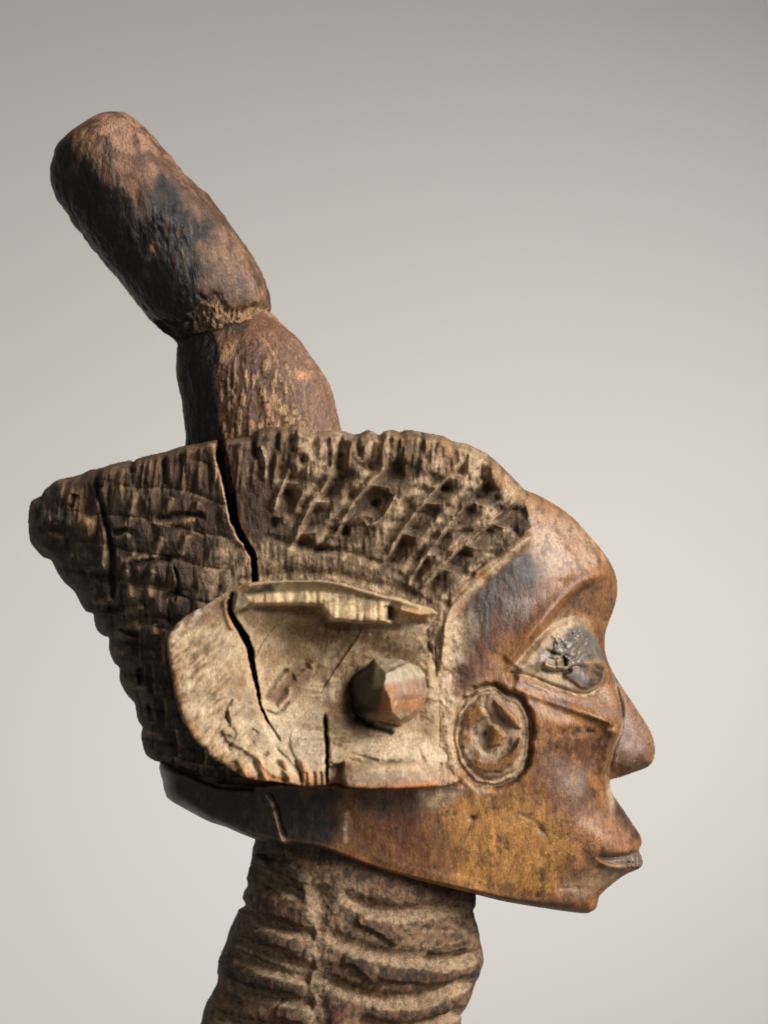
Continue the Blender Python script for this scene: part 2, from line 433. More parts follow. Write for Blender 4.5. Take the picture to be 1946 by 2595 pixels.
B.stroke([(1366,1696),(1400,1704),(1434,1703),(1450,1694)], 5, -12, dark=.7)
B.stroke([(1424,1662),(1432,1674),(1430,1690)], 4.5, -16, dark=1.2)
B.stroke([(1320,1700),(1380,1712),(1430,1722),(1460,1742)], 11, -3, dust=1.0)
B.blob(1400,1612,46,17,0,ang=-42,dust=1.2,noise=0.2); B.blob(1350,1662,40,14,0,ang=-46,dust=.9,noise=.25)
B.blob(1458,1574,36,13,0,dust=0.9,noise=0.2)
rs = np.random.RandomState(3)
for k in range(46):                                                                # crackled lid
    a = rs.uniform(0, math.pi); x = rs.uniform(1385, 1520); y = rs.uniform(1600, 1684); L_ = rs.uniform(8, 24)
    if k % 3: a = math.radians(rs.choice([-38, 40, 15, 80]) + rs.uniform(-15, 15))
    B.stroke([(x - L_ * math.cos(a), y - L_ * math.sin(a)), (x + rs.uniform(-4, 4), y + rs.uniform(-4, 4)), (x + L_ * math.cos(a), y + L_ * math.sin(a))],
             3.2, -4.5, dark=0.2, taper=0.3)
for x, y, a_ in [(1418,1650,18),(1452,1634,20),(1418,1622,14),(1486,1652,16),(1478,1608,16),(1452,1668,14),(1512,1672,12)]: B.blob(x, y, a_, a_ * .75, 7, ang=-25, pw=3)
B.blob(1500,1678,26,7,3,glow=.45,noise=.3)
# --- nose: wing, underside, tip
B.stroke([(1540,1655),(1556,1720),(1570,1790),(1577,1846),(1560,1890),(1549,1935),(1556,1985)], 7, -10, taper=0.1)
B.blob(1590,1905,34,46,14); B.blob(1640,1905,24,34,6)
B.stroke([(1556,1978),(1600,1962),(1650,1942)], 12, -14)
# --- cheek corner
B.blob(1556,1838,20,26,14)
B.stroke([(1560,1840),(1548,1890),(1540,1940),(1540,1990)], 20, 10)
B.blob(1450,1862,80,18,-6,ang=5,dark=0.35,noise=0.5); B.blob(1482,1852,26,9,-4,ang=8,dark=1.0,noise=0.5); B.blob(1500,1822,36,7,-2,ang=14,dark=0.9,noise=0.5,seed=7)
B.blob(1470,1930,60,70,-14)
# --- mouth
B.stroke([(1508,2170),(1545,2173),(1590,2169),(1624,2160)], 7, -22, dark=0.8, taper=0.15)
mth = B.mask([(1512,2172),(1550,2174),(1600,2168),(1634,2164),(1634,2192),(1600,2194),(1560,2192),(1530,2184)], soft=4, smooth=3)
B.H -= 12 * mth
B.blob(1530,2118,66,24,12,ang=22); B.stroke([(1450,2110),(1510,2136),(1566,2146),(1616,2142)], 26, 9, taper=.5); B.stroke([(1520,2150),(1570,2154),(1618,2146)], 14, 7)
B.stroke([(1515,2186),(1560,2200),(1600,2204),(1630,2198)], 9, 10)
for x in (1590, 1600, 1612): B.stroke([(x, 2172), (x + 2, 2188), (x, 2206)], 3.5, -9, dark=0.9)
B.stroke([(1400,2250),(1470,2240),(1530,2220),(1590,2212)], 26, -12, dust=0.35)
B.stroke([(1460,2160),(1500,2180),(1520,2210)], 20, -6)
B.stroke([(1556,2030),(1582,2068),(1608,2108),(1624,2140)], 17, 0, dark=0.85, wob=3)  # band where the lip turns away, its shade painted dark
B.stroke([(1556,1984),(1596,1974),(1650,1952)], 8, 0, dark=0.6)                              # darker line along the underside of the nose
B.blob(1552,2010,10,50,0,dust=0.8,noise=0.2)
B.blob(1112,1620,20,84,20,dust=.9,noise=.2)
# --- forehead and temple
B.blob(1480,1410,60,50,8); B.stroke([(1360,1300),(1400,1400),(1400,1480)], 50, -7)
B.stroke([(1350,1352),(1272,1418),(1212,1472),(1152,1532),(1137,1566),(1120,1640)], 12, 13, dust=1.1, taper=0.04, cw=1.2)   # hairline ridge

# --- cheek scar disc
rx, ry = 98.0, 122.0; cu, cv = 1248.0, 1868.0
rr = np.sqrt(((u - cu) / rx) ** 2 + ((v - cv) / ry) ** 2) + 0.075 * fbm(u, v, 46, octv=4, seed=31)
th = np.arctan2(v - cv, u - cu)
m_disc = 1 - sst(0.98, 1.06, rr)
ring = lambda r0, w_: np.exp(-((rr - r0) / w_) ** 2)
near = rr < 1.9
B.H += np.where(near, -26 * ring(1.05, 0.06) - 12 * ring(0.90, 0.07) - 12 * m_disc, 0)
B.dust += np.where(near, 1.0 * ring(0.93, 0.07) + .45 * m_disc + 0.5 * ring(1.14, 0.08) * (u < 1250), 0)
B.dark += np.where(near, .8 * ring(1.06, 0.05) * sst(-1.0, 0.3, np.cos(th)) + .45 * ring(.55, .12) * sst(-.3, .3, fbm(u, v, 30, octv=3, seed=32)), 0)
m_gold = np.zeros(B.shape, np.float32)
for fp_, h_ in [([(1181,1806),(1219,1786),(1236,1815),(1207,1832),(1187,1846)], 13), ([(1256,1779),(1283,1792),(1306,1815),(1318,1846),(1302,1838),(1275,1811)], 12),
                ([(1248,1840),(1262,1843),(1282,1866),(1268,1888),(1244,1892),(1246,1863)], 17), ([(1202,1922),(1220,1930),(1260,1930),(1290,1910),(1318,1872),(1314,1912),(1296,1938),(1268,1954),(1230,1956),(1206,1946)], 14),
                ([(1176,1862),(1192,1850),(1196,1880),(1180,1900)], 10), ([(1200,1890),(1214,1898),(1222,1924),(1204,1924)], 10)]:
    mf = B.mask(fp_, soft=5.0, wob=2.5, wsc=16, seed=int(h_))
    B.H += (h_ + .12 * (u - 1248) - .08 * (v - 1868)) * mf; m_gold = np.maximum(m_gold, mf)
B.dust *= (1 - .92 * m_gold); B.dark *= (1 - .8 * m_gold)
B.blob(1228,1858,15,26,-14,dark=.9,ang=8); B.stroke([(1222,1788),(1236,1812),(1252,1836),(1272,1842)], 6, -6, dust=1.2); B.stroke([(1210,1850),(1216,1890),(1240,1912),(1276,1900),(1296,1866)], 7, -5, dust=1.1, wob=2)
B.stroke([(1176,1766),(1215,1750),(1262,1746)], 8, 5, dust=.9, wob=2)
# --- jaw edge, small gouges
B.stroke([(1010,2222),(1100,2243),(1192,2263),(1300,2288),(1411,2302)], 12, 5)
B.stroke([(940,2170),(1010,2195),(1100,2218),(1200,2240)], 12, 3)
B.blob(1198,2073,9,6,-8,dark=1.4); B.blob(1370,2104,16,8,-5,ang=45,dark=1.3,noise=0.3); B.blob(1350,2080,30,6,-2,ang=30,dark=.7,noise=0.6)
B.blob(1430,2252,46,5,-2,dark=.8,noise=0.6); B.blob(1372,2270,16,6,-2,dark=0.8,noise=.5)
B.stroke([(668,2005),(690,2040),(703,2090),(716,2130),(745,2152),(762,2162)], 5, 9, dust=0.9)
B.stroke([(676,2005),(698,2040),(711,2090),(726,2126)], 5, -9, dark=0.9)
B.stroke([(880,2050),(872,2100),(874,2145)], 7, 3, dust=0.6)
B.stroke([(405,1934),(480,1962),(560,1992),(640,1996)], 8, -20, dark=1.0, taper=0)
# --- HAIR: chip-carved facets
def cells(ang, P, Q, seed, skew=0.0):
    a = math.radians(ang); c, s_ = math.cos(a), math.sin(a)
    uu = u + 14 * fbm(u, v, 160, octv=2, seed=seed); vv = v + 14 * fbm(u, v, 160, octv=2, seed=seed + 1)
    p = (uu * c + vv * s_) / P; q = (-uu * s_ + vv * c) / Q
    row = np.floor(q); rnd = _T2[(row.astype(int) * 7 + seed * 13) & 255, 5]
    p = p + rnd * 0.8 + skew * (q - row)
    colm = np.floor(p); rn2 = _T2[(colm.astype(int) * 11 + seed) & 255, (row.astype(int) * 5) & 255]
    return p - colm, q - row, rn2
hm = m_hair.copy()
lower_band = B.mask([(560,1372),(700,1376),(860,1400),(960,1420),(1040,1470),(1110,1530),(1120,1600),(560,1600),(500,1500)], soft=14, smooth=3)
left_reg = 1 - sst(560, 600, u + 0.0 * v)
right_reg = (1 - left_reg) * (1 - lower_band) * sst(640, 700, u - 0.25 * (v - 1100))
RIDGES = [[(640,1130),(640,1420)],[(733,1130),(733,1185),(701,1263),(680,1330),(660,1420)],[(850,1130),(838,1208),(792,1272),(765,1323),(742,1378),(725,1420)],[(995,1130),(976,1176),(948,1213),(903,1259),(861,1332),(825,1387),(800,1430)],
          [(1200,1130),(1164,1176),(1114,1227),(1049,1300),(1003,1369),(981,1410),(940,1470)],[(1290,1130),(1187,1268),(1123,1346),(1063,1428),(1031,1479),(1000,1530)],
          [(1400,1190),(1251,1318),(1169,1382),(1104,1447),(1063,1493),(1020,1550)],[(1480,1240),(1358,1340),(1265,1412),(1205,1465),(1145,1530),(1100,1600)]]
vq = np.linspace(1080, 1600, 131)
RX = np.stack([np.interp(vq, [p[1] for p in r_], [p[0] for p in r_]) for r_ in RIDGES])       # ridge x at each v
vi = np.clip((v - 1080) / 4.0, 0, 129.99); i0 = vi.astype(int); fv = vi - i0
idx = np.zeros(B.shape, np.float32)
prev = None
for k in range(len(RIDGES)):
    xk = RX[k][i0] * (1 - fv) + RX[k][i0 + 1] * fv
    if prev is not None: idx = np.where((u >= prev) & (u < xk), k - 1 + (u - prev) / np.maximum(xk - prev, 8), idx)
    prev = xk
idx = np.where(u >= prev, 7.0, idx)
kk = np.floor(idx); fp = idx - kk
base_row = (v - 1180 - 0.10 * np.clip(u - 1000, 0, 400) - 0.0006 * np.clip(u - 1000, 0, 500) ** 2 + 10 * fbm(u, v, 70, octv=2, seed=15)) / 84.0 + 0.4 * (kk % 2)
rw = np.floor(base_row); fq = base_row - rw
rn = _T2[(kk.astype(int) * 13 + 5) & 255, (rw.astype(int) * 29 + 17) & 255]; rn2 = _T2[(kk.astype(int) * 7 + 91) & 255, (rw.astype(int) * 3 + 7) & 255]
tri = lambda x, c_, w_: np.clip(1 - np.abs(x - c_) / w_, 0, 1)
pit = np.minimum(np.clip(fp / .12, 0, 1), np.clip((.62 - fp) / .42, 0, 1)) * np.minimum(np.clip(fq / .3, 0, 1), np.clip((1 - fq) / .22, 0, 1))
pit2 = tri(fp, .80, .12) * tri(fq, .45, .35) * (rn > .6)
toprim = B.mask(hair_top[22:] + [(1345,1262),(1310,1260),(1240,1215),(1160,1180),(1000,1172),(850,1185),(700,1205),(560,1215)], soft=22)
wr = hm * right_reg * (1 - 0.92 * toprim)
B.H += wr * (-48 * pit * (.6 + .5 * rn) - 14 * pit2 - 4 + 15 * fp * sst(.0, .25, fq) * (1 - sst(.7, 1., fq)) + 5 * (rn2 - .5) * np.sin(np.pi * fq))
B.dark += wr * (.42 * sst(.3, .8, pit) * (.3 + .9 * rn) + .4 * pit2)
B.dust += wr * (.35 * np.exp(-((fq - .04) / .08) ** 2) * (fp > .1) + .75 * tri(fp, .72, .16) * (rn2 > .25) + .45 * sst(-.1, .4, fbm(u, v, 30, 40, octv=3, seed=16)) * (1 - pit))
fp, fq, rn = cells(8, 66, 84, 9, -0.25)
wl = hm * left_reg * sst(190, 290, u + 0.35 * (1500 - v)) * sst(1175, 1235, v + 0.22 * (u - 300)) 
lowL = sst(1500, 1560, v)
B.H += wl * (1 + 0.4 * lowL) * (14 * np.sin(np.pi * fp) ** 0.7 * np.sin(np.pi * fq) ** 0.5 - 8 + 6 * rn)
B.dust += wl * (0.55 * (1 - sst(0.0, 0.2, fp)) + 0.4 * (1 - sst(0.0, 0.16, fq)))
wb = hm * (1 - sst(190, 300, u + 0.35 * (1500 - v)))
B.H += wb * 16 * (np.abs(fbm(u, v, 60, 46, octv=3, seed=12)) - 0.3)
# step rows down the back edge
rowp = ((v - 0.18 * u) / 79.0 + 0.12); fr = rowp - np.floor(rowp)
wbk = hm * sst(1380, 1440, v) * (1 - sst(330, 520, u - 0.35 * (v - 1400)))
B.H += wbk * (22 * np.sin(np.pi * np.clip(fr, 0, 1)) ** 0.6 - 14)
# top rim fluting, cut along the grain
fl = fbm(u + 0.12 * (v - 1150), v, 26, 240, octv=3, seed=21)
trim = B.mask(hair_top + [(1345,1262),(1300,1270),(1240,1230),(1160,1200),(1000,1192),(850,1200),(700,1225),(560,1250),(400,1240),(280,1270),(190,1330),(110,1330)], soft=16)
B.H += hm * trim * (15 + 7 * sst(620, 700, u)) * fl
B.glow += hm * trim * 0.42 * sst(0.05, 0.6, fl) * (0.35 + 0.65 * sst(600, 1000, u))
B.dust += hm * trim * (0.85 * sst(0.0, 0.6, -fl) + .5 * sst(.05, .35, fbm(u, v, 22, 120, octv=3, seed=22))) * sst(560, 700, u)
for pts, w_, a_, kw in [
    ([(733,1185),(712,1235),(699,1272),(691,1300)], 9, 15, {}), ([(838,1208),(792,1272),(765,1323),(742,1382)], 9, 16, {}),
    ([(976,1176),(948,1213),(903,1259),(861,1332),(825,1390)], 8, 15, {}), ([(1000,1255),(971,1305),(930,1334)], 7, 9, {}),
    ([(1166,1174),(1114,1227),(1049,1300),(1003,1369),(980,1412)], 8, 18, {}), ([(1187,1268),(1123,1346),(1063,1428),(1030,1482)], 8, 16, {}),
    ([(1254,1316),(1169,1382),(1104,1447),(1062,1494)], 8, 16, {}),
    ([(660,1130),(672,1180),(664,1215)], 8, 8, {})]:
    B.stroke(pts, w_, a_, dust=1.6, side=-18, sw=40, taper=0.08, cw=0.9, wob=1.2, **kw)
for x, y, a_, b_, an in [(925,1176,13,17,0),(1098,1212,16,11,10),(1260,1272,18,13,20),(1172,1352,15,11,-20),(1258,1395,16,22,20),(1005,1165,15,36,4),(790,1375,0,0,0),
                     (830,1392,34,7,0),(1060,1412,26,12,-10),(690,1325,16,10,-40),(1025,1280,16,12,-50),(950,1275,12,10,-50),(870,1345,12,12,0),(1095,1300,16,12,-50),(765,1165,9,9,0),
                     (890,1250,10,14,0),(1200,1260,12,20,-20),(1130,1240,11,14,-20)]:
    if a_: B.blob(x, y, a_ * 1.2, b_ * 1.2, -20, ang=an, pw=2.6, dark=1.1, noise=0.15)
for x, y, L_ in [(828,1130,60),(862,1130,70),(905,1120,40),(1070,1110,60),(1150,1128,50),(1215,1160,60),(700,1090,70),(735,1100,50),(640,1110,60)]:
    B.stroke([(x, y - 30), (x + 3, y + L_ * 0.5), (x + 8, y + L_)], 7, -14, dark=0.8)
B.blob(1290,1235,20,40,8,ang=-35,glow=1.3); B.blob(1145,1140,28,30,5,glow=0.8); B.blob(1085,1135,16,24,4,glow=0.7); B.blob(806,1146,34,56,5,dust=1.3,noise=.25,pw=3); B.blob(918,1146,22,34,4,dust=1.1,noise=.3); B.blob(985,1135,16,40,4,dust=.8,noise=.3); B.blob(1110,1170,24,30,4,dust=.9,noise=.3)
B.blob(1195,1200,9,36,8,ang=-8,dust=.9); B.blob(1140,1270,15,34,10,ang=-18,dust=.9); B.blob(1230,1300,18,24,8,dust=.9)
B.blob(1325,1300,10,34,-6,ang=-8,dark=1.4); B.blob(1300,1345,34,18,-8,ang=-40,dark=1.3); B.blob(1345,1268,14,30,2,ang=-25,glow=.9)
# lower band above ear
B.stroke([(660,1352),(780,1392),(880,1402),(970,1430),(1030,1470)], 10, -12, dark=0.6)
B.dust += hm * lower_band * (0.45 + 0.5 * sst(-.2, .5, fbm(u, v, 22, 30, octv=4, seed=41)))
B.stroke([(600,1470),(760,1452),(900,1470),(1020,1500),(1110,1535)], 16, -16, dark=.3)
# left part lines
B.stroke([(236,1195),(252,1260),(270,1330),(283,1400),(286,1500),(276,1540)], 7, -22, dark=1.0)
for pts in [[(262,1330),(262,1400),(258,1440)], [(352,1238),(333,1290),(327,1350),(343,1422)], [(437,1258),(418,1306)], [(411,1358),(386,1420)], [(476,1352),(456,1412)],
            [(318,1440),(326,1480),(332,1520)], [(392,1440),(376,1480),(384,1520)], [(505,1270),(490,1300)], [(372,1318),(440,1330),(500,1312)], [(300,1425),(380,1410)],
            [(215,1452),(270,1435)], [(232,1530),(290,1520)], [(300,1560),(372,1540)], [(245,1640),(330,1660)], [(310,1730),(380,1750)], [(350,1850),(420,1870)], [(300,1620),(310,1600)],
            [(345,1570),(352,1600)], [(390,1580),(392,1610)]]:
    B.stroke(pts, 9, 11, dust=0.85, wob=2)
for pts in [[(283,1352),(312,1346),(338,1344)], [(385,1322),(430,1309),(500,1304),(520,1320)], [(318,1432),(380,1420),(442,1414)], [(270,1546),(330,1532)], [(408,1512),(462,1500)],
            [(330,1160),(336,1200)], [(412,1150),(420,1230)], [(246,1190),(258,1240)], [(190,1250),(180,1290)], [(300,1600),(360,1610)], [(355,1690),(356,1740)], [(375,1780),(385,1830)]]:
    B.stroke(pts, 7, -17, dark=0.9, wob=2)
B.blob(205,1290,26,56,8,ang=-14,glow=.6,noise=.3); B.blob(300,1220,18,50,6,ang=-8,glow=0.7,dust=.3,noise=.3); B.blob(385,1205,22,46,4,ang=-5,glow=.35,noise=.4)
B.blob(225,1325,16,12,6,ang=40,glow=1.2); B.blob(120,1400,20,10,4,ang=30,dust=.5)
B.stroke([(438,1430),(452,1470),(448,1500),(440,1530)], 3.5, -10, dark=1.2)
# the great split
B.stroke([(535,1112),(543,1160),(552,1200),(570,1262),(580,1310),(600,1365),(625,1385)], 8, 8, dust=1.1, glow=.4, taper=.05, wob=1.5)
crack = [(555,1100),(560,1150),(572,1200),(583,1250),(590,1300),(604,1345),(625,1380),(641,1410),(645,1450),(646,1500)]
dC, tC, sC, slC = B.line_d(smooth_poly(crack, 5, closed=False), 40)
wC = np.interp(tC, [0, .15, .35, .6, .8, 1], [8, 14, 12, 9, 8, 7]) + 2 * fbm(B.U[slC], B.V[slC], 12, octv=3, seed=50)
pC = 1 - sst(0.75, 1.15, dC / wC)
B.H[slC] -= 150 * pC
B.dark[slC] += 3 * pC
B.dust[slC] *= (1 - pC)
B.H -= 70 * B.mask([(560,1560),(700,1500),(940,1530),(1020,1590),(1046,1700),(1040,1840),(1020,1960),(880,1980),(640,1940),(500,1820),(480,1660)], soft=22)
B.stroke([(1118,1556),(1104,1640),(1104,1740),(1112,1840),(1140,1910),(1170,1990)], 38, 11, dust=.8, wob=4, taper=.15)
B.H += 7 * B.mask([(1070,1580),(1160,1560),(1170,1700),(1160,1780),(1150,1900),(1190,2000),(1080,2000)], soft=30) * fbm(u, v, 26, octv=4, seed=59)
# --- general unevenness
B.H += 3.2 * fbm(u, v, 130, octv=3, seed=60) * (1 - hm) + hm * 4.5 * fbm(u, v, 46, octv=4, seed=61)
B.H += hm * 2.6 * fbm(u, v, 9, 34, octv=3, seed=62) + (1 - hm) * 0.9 * fbm(u, v, 14, 40, octv=3, seed=63)
# rim: how quickly the side turns into the outline
Rm = tps([(70,1300,90),(250,1190,34),(560,1110,24),(900,1090,26),(1200,1130,30),(1330,1240,50),(1450,1310,90),(1565,1480,80),(1535,1620,50),(1600,1790,36),(1655,1900,44),
          (1600,1965,30),(1555,2000,70),(1600,2090,56),(1625,2190,44),(1540,2260,50),(1480,2310,30),(1300,2300,22),(1000,2230,20),(700,2145,20),(500,2080,30),(400,1980,50),
          (350,1850,60),(280,1670,60),(180,1500,60),(100,1410,70)], B.U, B.V, 0.01)
Rm = np.clip(Rm, 16, 95)
t = np.clip(sdo / Rm, 0, 1)
prof = np.sqrt(np.clip(1 - (1 - t) ** 2, 0, 1))
Hin = np.maximum(B.H, 12) * prof
B.H = np.where(sdo > 0, Hin, sdo)

# --- colour of head and hair
det = B.H - B.blur(B.H, 4); det2 = B.H - B.blur(B.H, 12)
nA = fbm(u, v, 120, 150, octv=5, seed=70); nB = fbm(u, v, 34, 60, octv=5, seed=71); nC = fbm(u, v, 9, 30, octv=4, seed=72); nD = fbm(u, v, 12, 12, octv=3, seed=73)
B.col[:] = C_CHEEK
B.mix(sst(-0.1, 0.6, nA + 0.5 * nB), C_RED)
nF = fbm(u, v, 16, 26, octv=4, seed=78)
B.mix(.5 * sst(.1, .6, nF + .3 * nB), lin(98,64,42)); B.mix(.4 * sst(.15, .6, -nF), lin(160,114,70))
B.mix(0.75 * sst(0.15, 0.75, -nA + 0.5 * nB + 0.3 * nC), C_GOLD)
def stain_or_shading(pts, c, a, soft=40, wob=18, seed=80, wsc=50, nz=0.6):
    m = B.mask(pts, soft=soft, pad=90, smooth=3, wob=wob, wsc=wsc, seed=seed)
    B.mix(a * m * np.clip(1 + nz * nB + 0.4 * nz * nC, 0, 1.4), c)
stain_or_shading([(1090,2030),(1250,2020),(1400,2060),(1450,2140),(1380,2230),(1200,2200),(1080,2130)], C_GOLD, 0.8, 50, 26)
stain_or_shading([(1370,2260),(1200,2235),(1260,2200),(1400,2230)], C_GOLD, 0.6, 30)
stain_or_shading([(1390,1790),(1540,1840),(1530,1870),(1400,1850),(1370,1810)], C_ORANGE, 0.8, 20)
stain_or_shading([(900,2030),(1100,2060),(1130,2220),(900,2180),(800,2110)], C_RED, 0.8, 40)
stain_or_shading([(920,2080),(1060,2080),(1080,2180),(960,2160)], lin(92,50,30), 0.7, 40, seed=82)
stain_or_shading([(380,1910),(640,1980),(800,2000),(880,2050),(860,2120),(780,2190),(700,2180),(360,2080)], lin(38,32,27), 1.25, 40, 24, nz=.25)
stain_or_shading([(740,2010),(1000,2015),(1120,2020),(1060,2050),(860,2060)], C_DARK, 0.65, 26)
stain_or_shading([(1150,1620),(1215,1490),(1330,1385),(1385,1400),(1385,1470),(1300,1560),(1235,1660),(1170,1720)], lin(50,36,25), 1.2, 34, 22, nz=.3, seed=84)
stain_or_shading([(1190,1620),(1300,1520),(1370,1480),(1400,1540),(1300,1660),(1260,1720),(1170,1760)], lin(96,56,36), 1.0, 34, 20, seed=85)
B.mix(.5 * B.mask([(1130,1560),(1340,1370),(1400,1470),(1300,1600),(1250,1740),(1140,1740)], soft=30, wob=20) * sst(-.2, .5, nF + .4 * nD), lin(58,42,32))
stain_or_shading([(1260,1640),(1300,1620),(1310,1660),(1270,1700),(1230,1720)], C_ORANGE, 0.75, 22)
stain_or_shading([(1330,1260),(1460,1330),(1550,1430),(1480,1460),(1400,1470),(1350,1400),(1335,1330)], C_PINK, 0.95, 30, 18, nz=.35, seed=86)
stain_or_shading([(1380,1480),(1450,1450),(1520,1440),(1470,1480),(1400,1540)], lin(146,98,58), 0.8, 22)
stain_or_shading([(1400,1590),(1450,1510),(1550,1450),(1575,1500),(1550,1600),(1520,1620),(1470,1560)], lin(98,72,54), .7, 16, 8, nz=.4, seed=87)  # recess under the brow, darker patina with shade painted in
stain_or_shading([(1150,1560),(1200,1560),(1190,1640),(1150,1700),(1140,1780),(1170,1790),(1130,1960),(1170,2010),(1060,2010),(1060,1560)], C_DUST, 1.0, 22, 16, nz=.3, seed=88)
stain_or_shading([(1300,1730),(1400,1770),(1500,1800),(1560,1832),(1500,1790),(1400,1745)], lin(150,112,90), 0.8, 10)  # cheek ridge paled, its highlight painted in with the wear
stain_or_shading([(1560,1720),(1620,1800),(1665,1900),(1620,1950),(1560,1930),(1580,1850)], lin(128,98,82), 1.0, 16, 8, nz=.3, seed=89)
stain_or_shading([(1540,2000),(1580,2060),(1630,2130),(1600,2150),(1560,2110),(1520,2060)], lin(120,90,68), 0.6, 18)
stain_or_shading([(1470,2060),(1560,2110),(1600,2150),(1500,2160),(1450,2110)], lin(168,118,84), 0.8, 24)
B.mix(.35 * (1 - m_hair) * sst(.15, .6, nF + .3 * nC), lin(98,64,42))
stain_or_shading([(1450,2230),(1530,2200),(1600,2215),(1530,2260),(1460,2280)], C_DUST2, 0.65, 20)
B.mix(0.5 * (1 - m_hair) * sst(0.35, 0.75, nB + 0.5 * nD), lin(74,44,28))
B.mix((1 - m_hair) * 0.4 * sst(0.5, .8, fbm(u, v, 16, 16, octv=3, seed=77)), C_BLACK)
# disc
B.mix(m_disc * 0.8, lin(112,84,58)); B.mix(m_gold * .9 * (1 + .3 * nC), lin(150,104,60))
# hair base
hc = C_HAIR[None, None] * (1 + 0.35 * nB[..., None]) 
mh = m_hair[..., None]
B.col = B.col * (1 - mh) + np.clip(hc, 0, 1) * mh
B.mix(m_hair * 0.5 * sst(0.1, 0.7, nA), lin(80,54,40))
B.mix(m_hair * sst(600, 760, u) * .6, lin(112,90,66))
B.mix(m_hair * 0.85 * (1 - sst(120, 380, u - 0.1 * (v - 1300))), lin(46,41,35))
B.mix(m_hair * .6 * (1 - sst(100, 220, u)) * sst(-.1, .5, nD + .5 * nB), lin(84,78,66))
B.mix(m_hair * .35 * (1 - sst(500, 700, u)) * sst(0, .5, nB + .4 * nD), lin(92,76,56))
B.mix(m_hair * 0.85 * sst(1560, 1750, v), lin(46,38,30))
# eye
B.mix(m_eye * 0.85, lin(132,114,92))
B.mix(glossp * .9 * (1 - .35 * sst(0, .5, nF)), lin(98,92,86)); B.mix(irisp * .92, lin(38,32,25)); B.mix(irisp * .8 * sst(0, .6, fbm(u + .8 * v, v - .5 * u, 26, 9, octv=4, seed=79)), lin(112,78,48))  # grey lacquer patch, some of its glare painted into the colour
B.mix(.8 * B.mask([(1294,1700),(1342,1716),(1400,1742),(1460,1764),(1500,1766),(1540,1740),(1566,1800),(1556,1822),(1468,1784),(1364,1740)], soft=7, smooth=2) * (1 - .4 * sst(.1, .6, nC)), lin(152,122,100))  # shelf under the eye: pale wear plus a painted-in highlight
# convex edges worn to warm wood, hollows full of dust
worn = sst(1.5, 6, det) * (0.6 + 0.6 * sst(-.3, .5, nB))
B.mix(m_hair * worn * 0.45, lin(138,102,72))
B.mix((1 - m_hair) * (1 - m_eye) * worn * 0.16, C_ORANGE)
B.mix(B.glow * (0.75 + 0.6 * nC), lin(184,140,100))
hol = sst(2, 9, -det2) * m_hair
lf = 1 - 0.6 * (1 - sst(250, 640, u))
B.mix(hol * 0.5 * sst(-.5, .3, nB) * lf, C_DUST2)
B.mix((1 - m_hair) * sst(4, 10, -det) * 0.3, C_DUST2)
B.mix(0.72 * B.dark * (0.9 + 0.5 * nC), C_BLACK)
dm = np.clip(B.dust, 0, 1.5) * (0.72 + 0.75 * nD + 0.3 * nB)
B.mix(np.clip(dm, 0, 0.95) * (1 - m_hair * (1 - lf) * 0.9), C_DUST * 1.12)
B.mix(np.clip(B.dark - 1.4, 0, 1), C_BLACK * 0.4)
# roughness: waxed skin, dry dusty hair, glossy eye
B.rough = 0.42 + 0.08 * nB + 0.25 * m_hair + 0.3 * np.clip(dm, 0, 1)
B.rough = np.where(m_eye > 0.5, 0.40 + 0.45 * np.clip(dm, 0, 1) - .04 * glossp, B.rough)
B.rough = np.where((B.mask([(1294,1700),(1342,1716),(1400,1742),(1460,1764),(1500,1766),(1540,1740),(1566,1800),(1556,1822),(1468,1784),(1364,1740)], soft=7) > .5) & (m_eye < .5), .3, B.rough)
B.mix(mth * .6, lin(116,102,92))
B.rough = np.clip(np.where(mth > 0.5, 0.28, B.rough), 0.22, 0.95)

# --- solid by level set
VS = STEP
def half(Hg, step, z0, z1, front):
    zs = np.arange(z0, z1, step, dtype=np.float32)
    P, Q = iso(np.abs(zs)[None, None, :] - Hg[:, :, None], (B.x0, B.y0, zs[0]), step)
    c = P[Q][:, :, 2].mean(1)
    k = (c >= 0) if front else (c < 5)
    k &= (c > z0 + 1.5 * step) & (c < z1 - 2.5 * step)
    Q = Q[k]; ids = np.unique(Q); mp = np.full(len(P), -1, dtype=np.int64); mp[ids] = np.arange(len(ids))
    return P[ids], mp[Q]
P1, Q1 = half(B.H, VS, -6 * VS, 345, True)                       # the side in view, finely
P2, Q2 = half(B.H[::2, ::2] - 6, 2 * VS, -70 * 2 * VS, 14 * VS, False)   # the far side, coarser
P = np.vstack([P1, P2]); Q = np.vstack([Q1, Q2 + len(P1)])
Vw = world(P, RB); Q = orient(Vw, Q)
nrm = vnormals(Vw, Q)
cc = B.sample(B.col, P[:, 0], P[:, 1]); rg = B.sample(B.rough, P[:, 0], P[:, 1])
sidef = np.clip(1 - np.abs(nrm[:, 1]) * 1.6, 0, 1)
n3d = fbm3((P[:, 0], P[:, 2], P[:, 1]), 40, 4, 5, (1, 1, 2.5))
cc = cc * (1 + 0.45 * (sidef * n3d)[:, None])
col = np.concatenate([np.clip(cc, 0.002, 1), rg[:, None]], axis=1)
ctr = P[Q].mean(axis=1)
lab_h = B.sample(m_hair, ctr[:, 0], ctr[:, 1]) > 0.5
lab_e = (B.sample(m_eye, ctr[:, 0], ctr[:, 1]) > 0.5)
lab_d = (B.sample(m_disc, ctr[:, 0], ctr[:, 1]) > 0.5) & ~lab_h
lab_n = (B.sample(m_nose, ctr[:, 0], ctr[:, 1]) > 0.5) & ~lab_e & ~lab_h
lab_m = B.sample(mth, ctr[:, 0], ctr[:, 1]) > 0.5
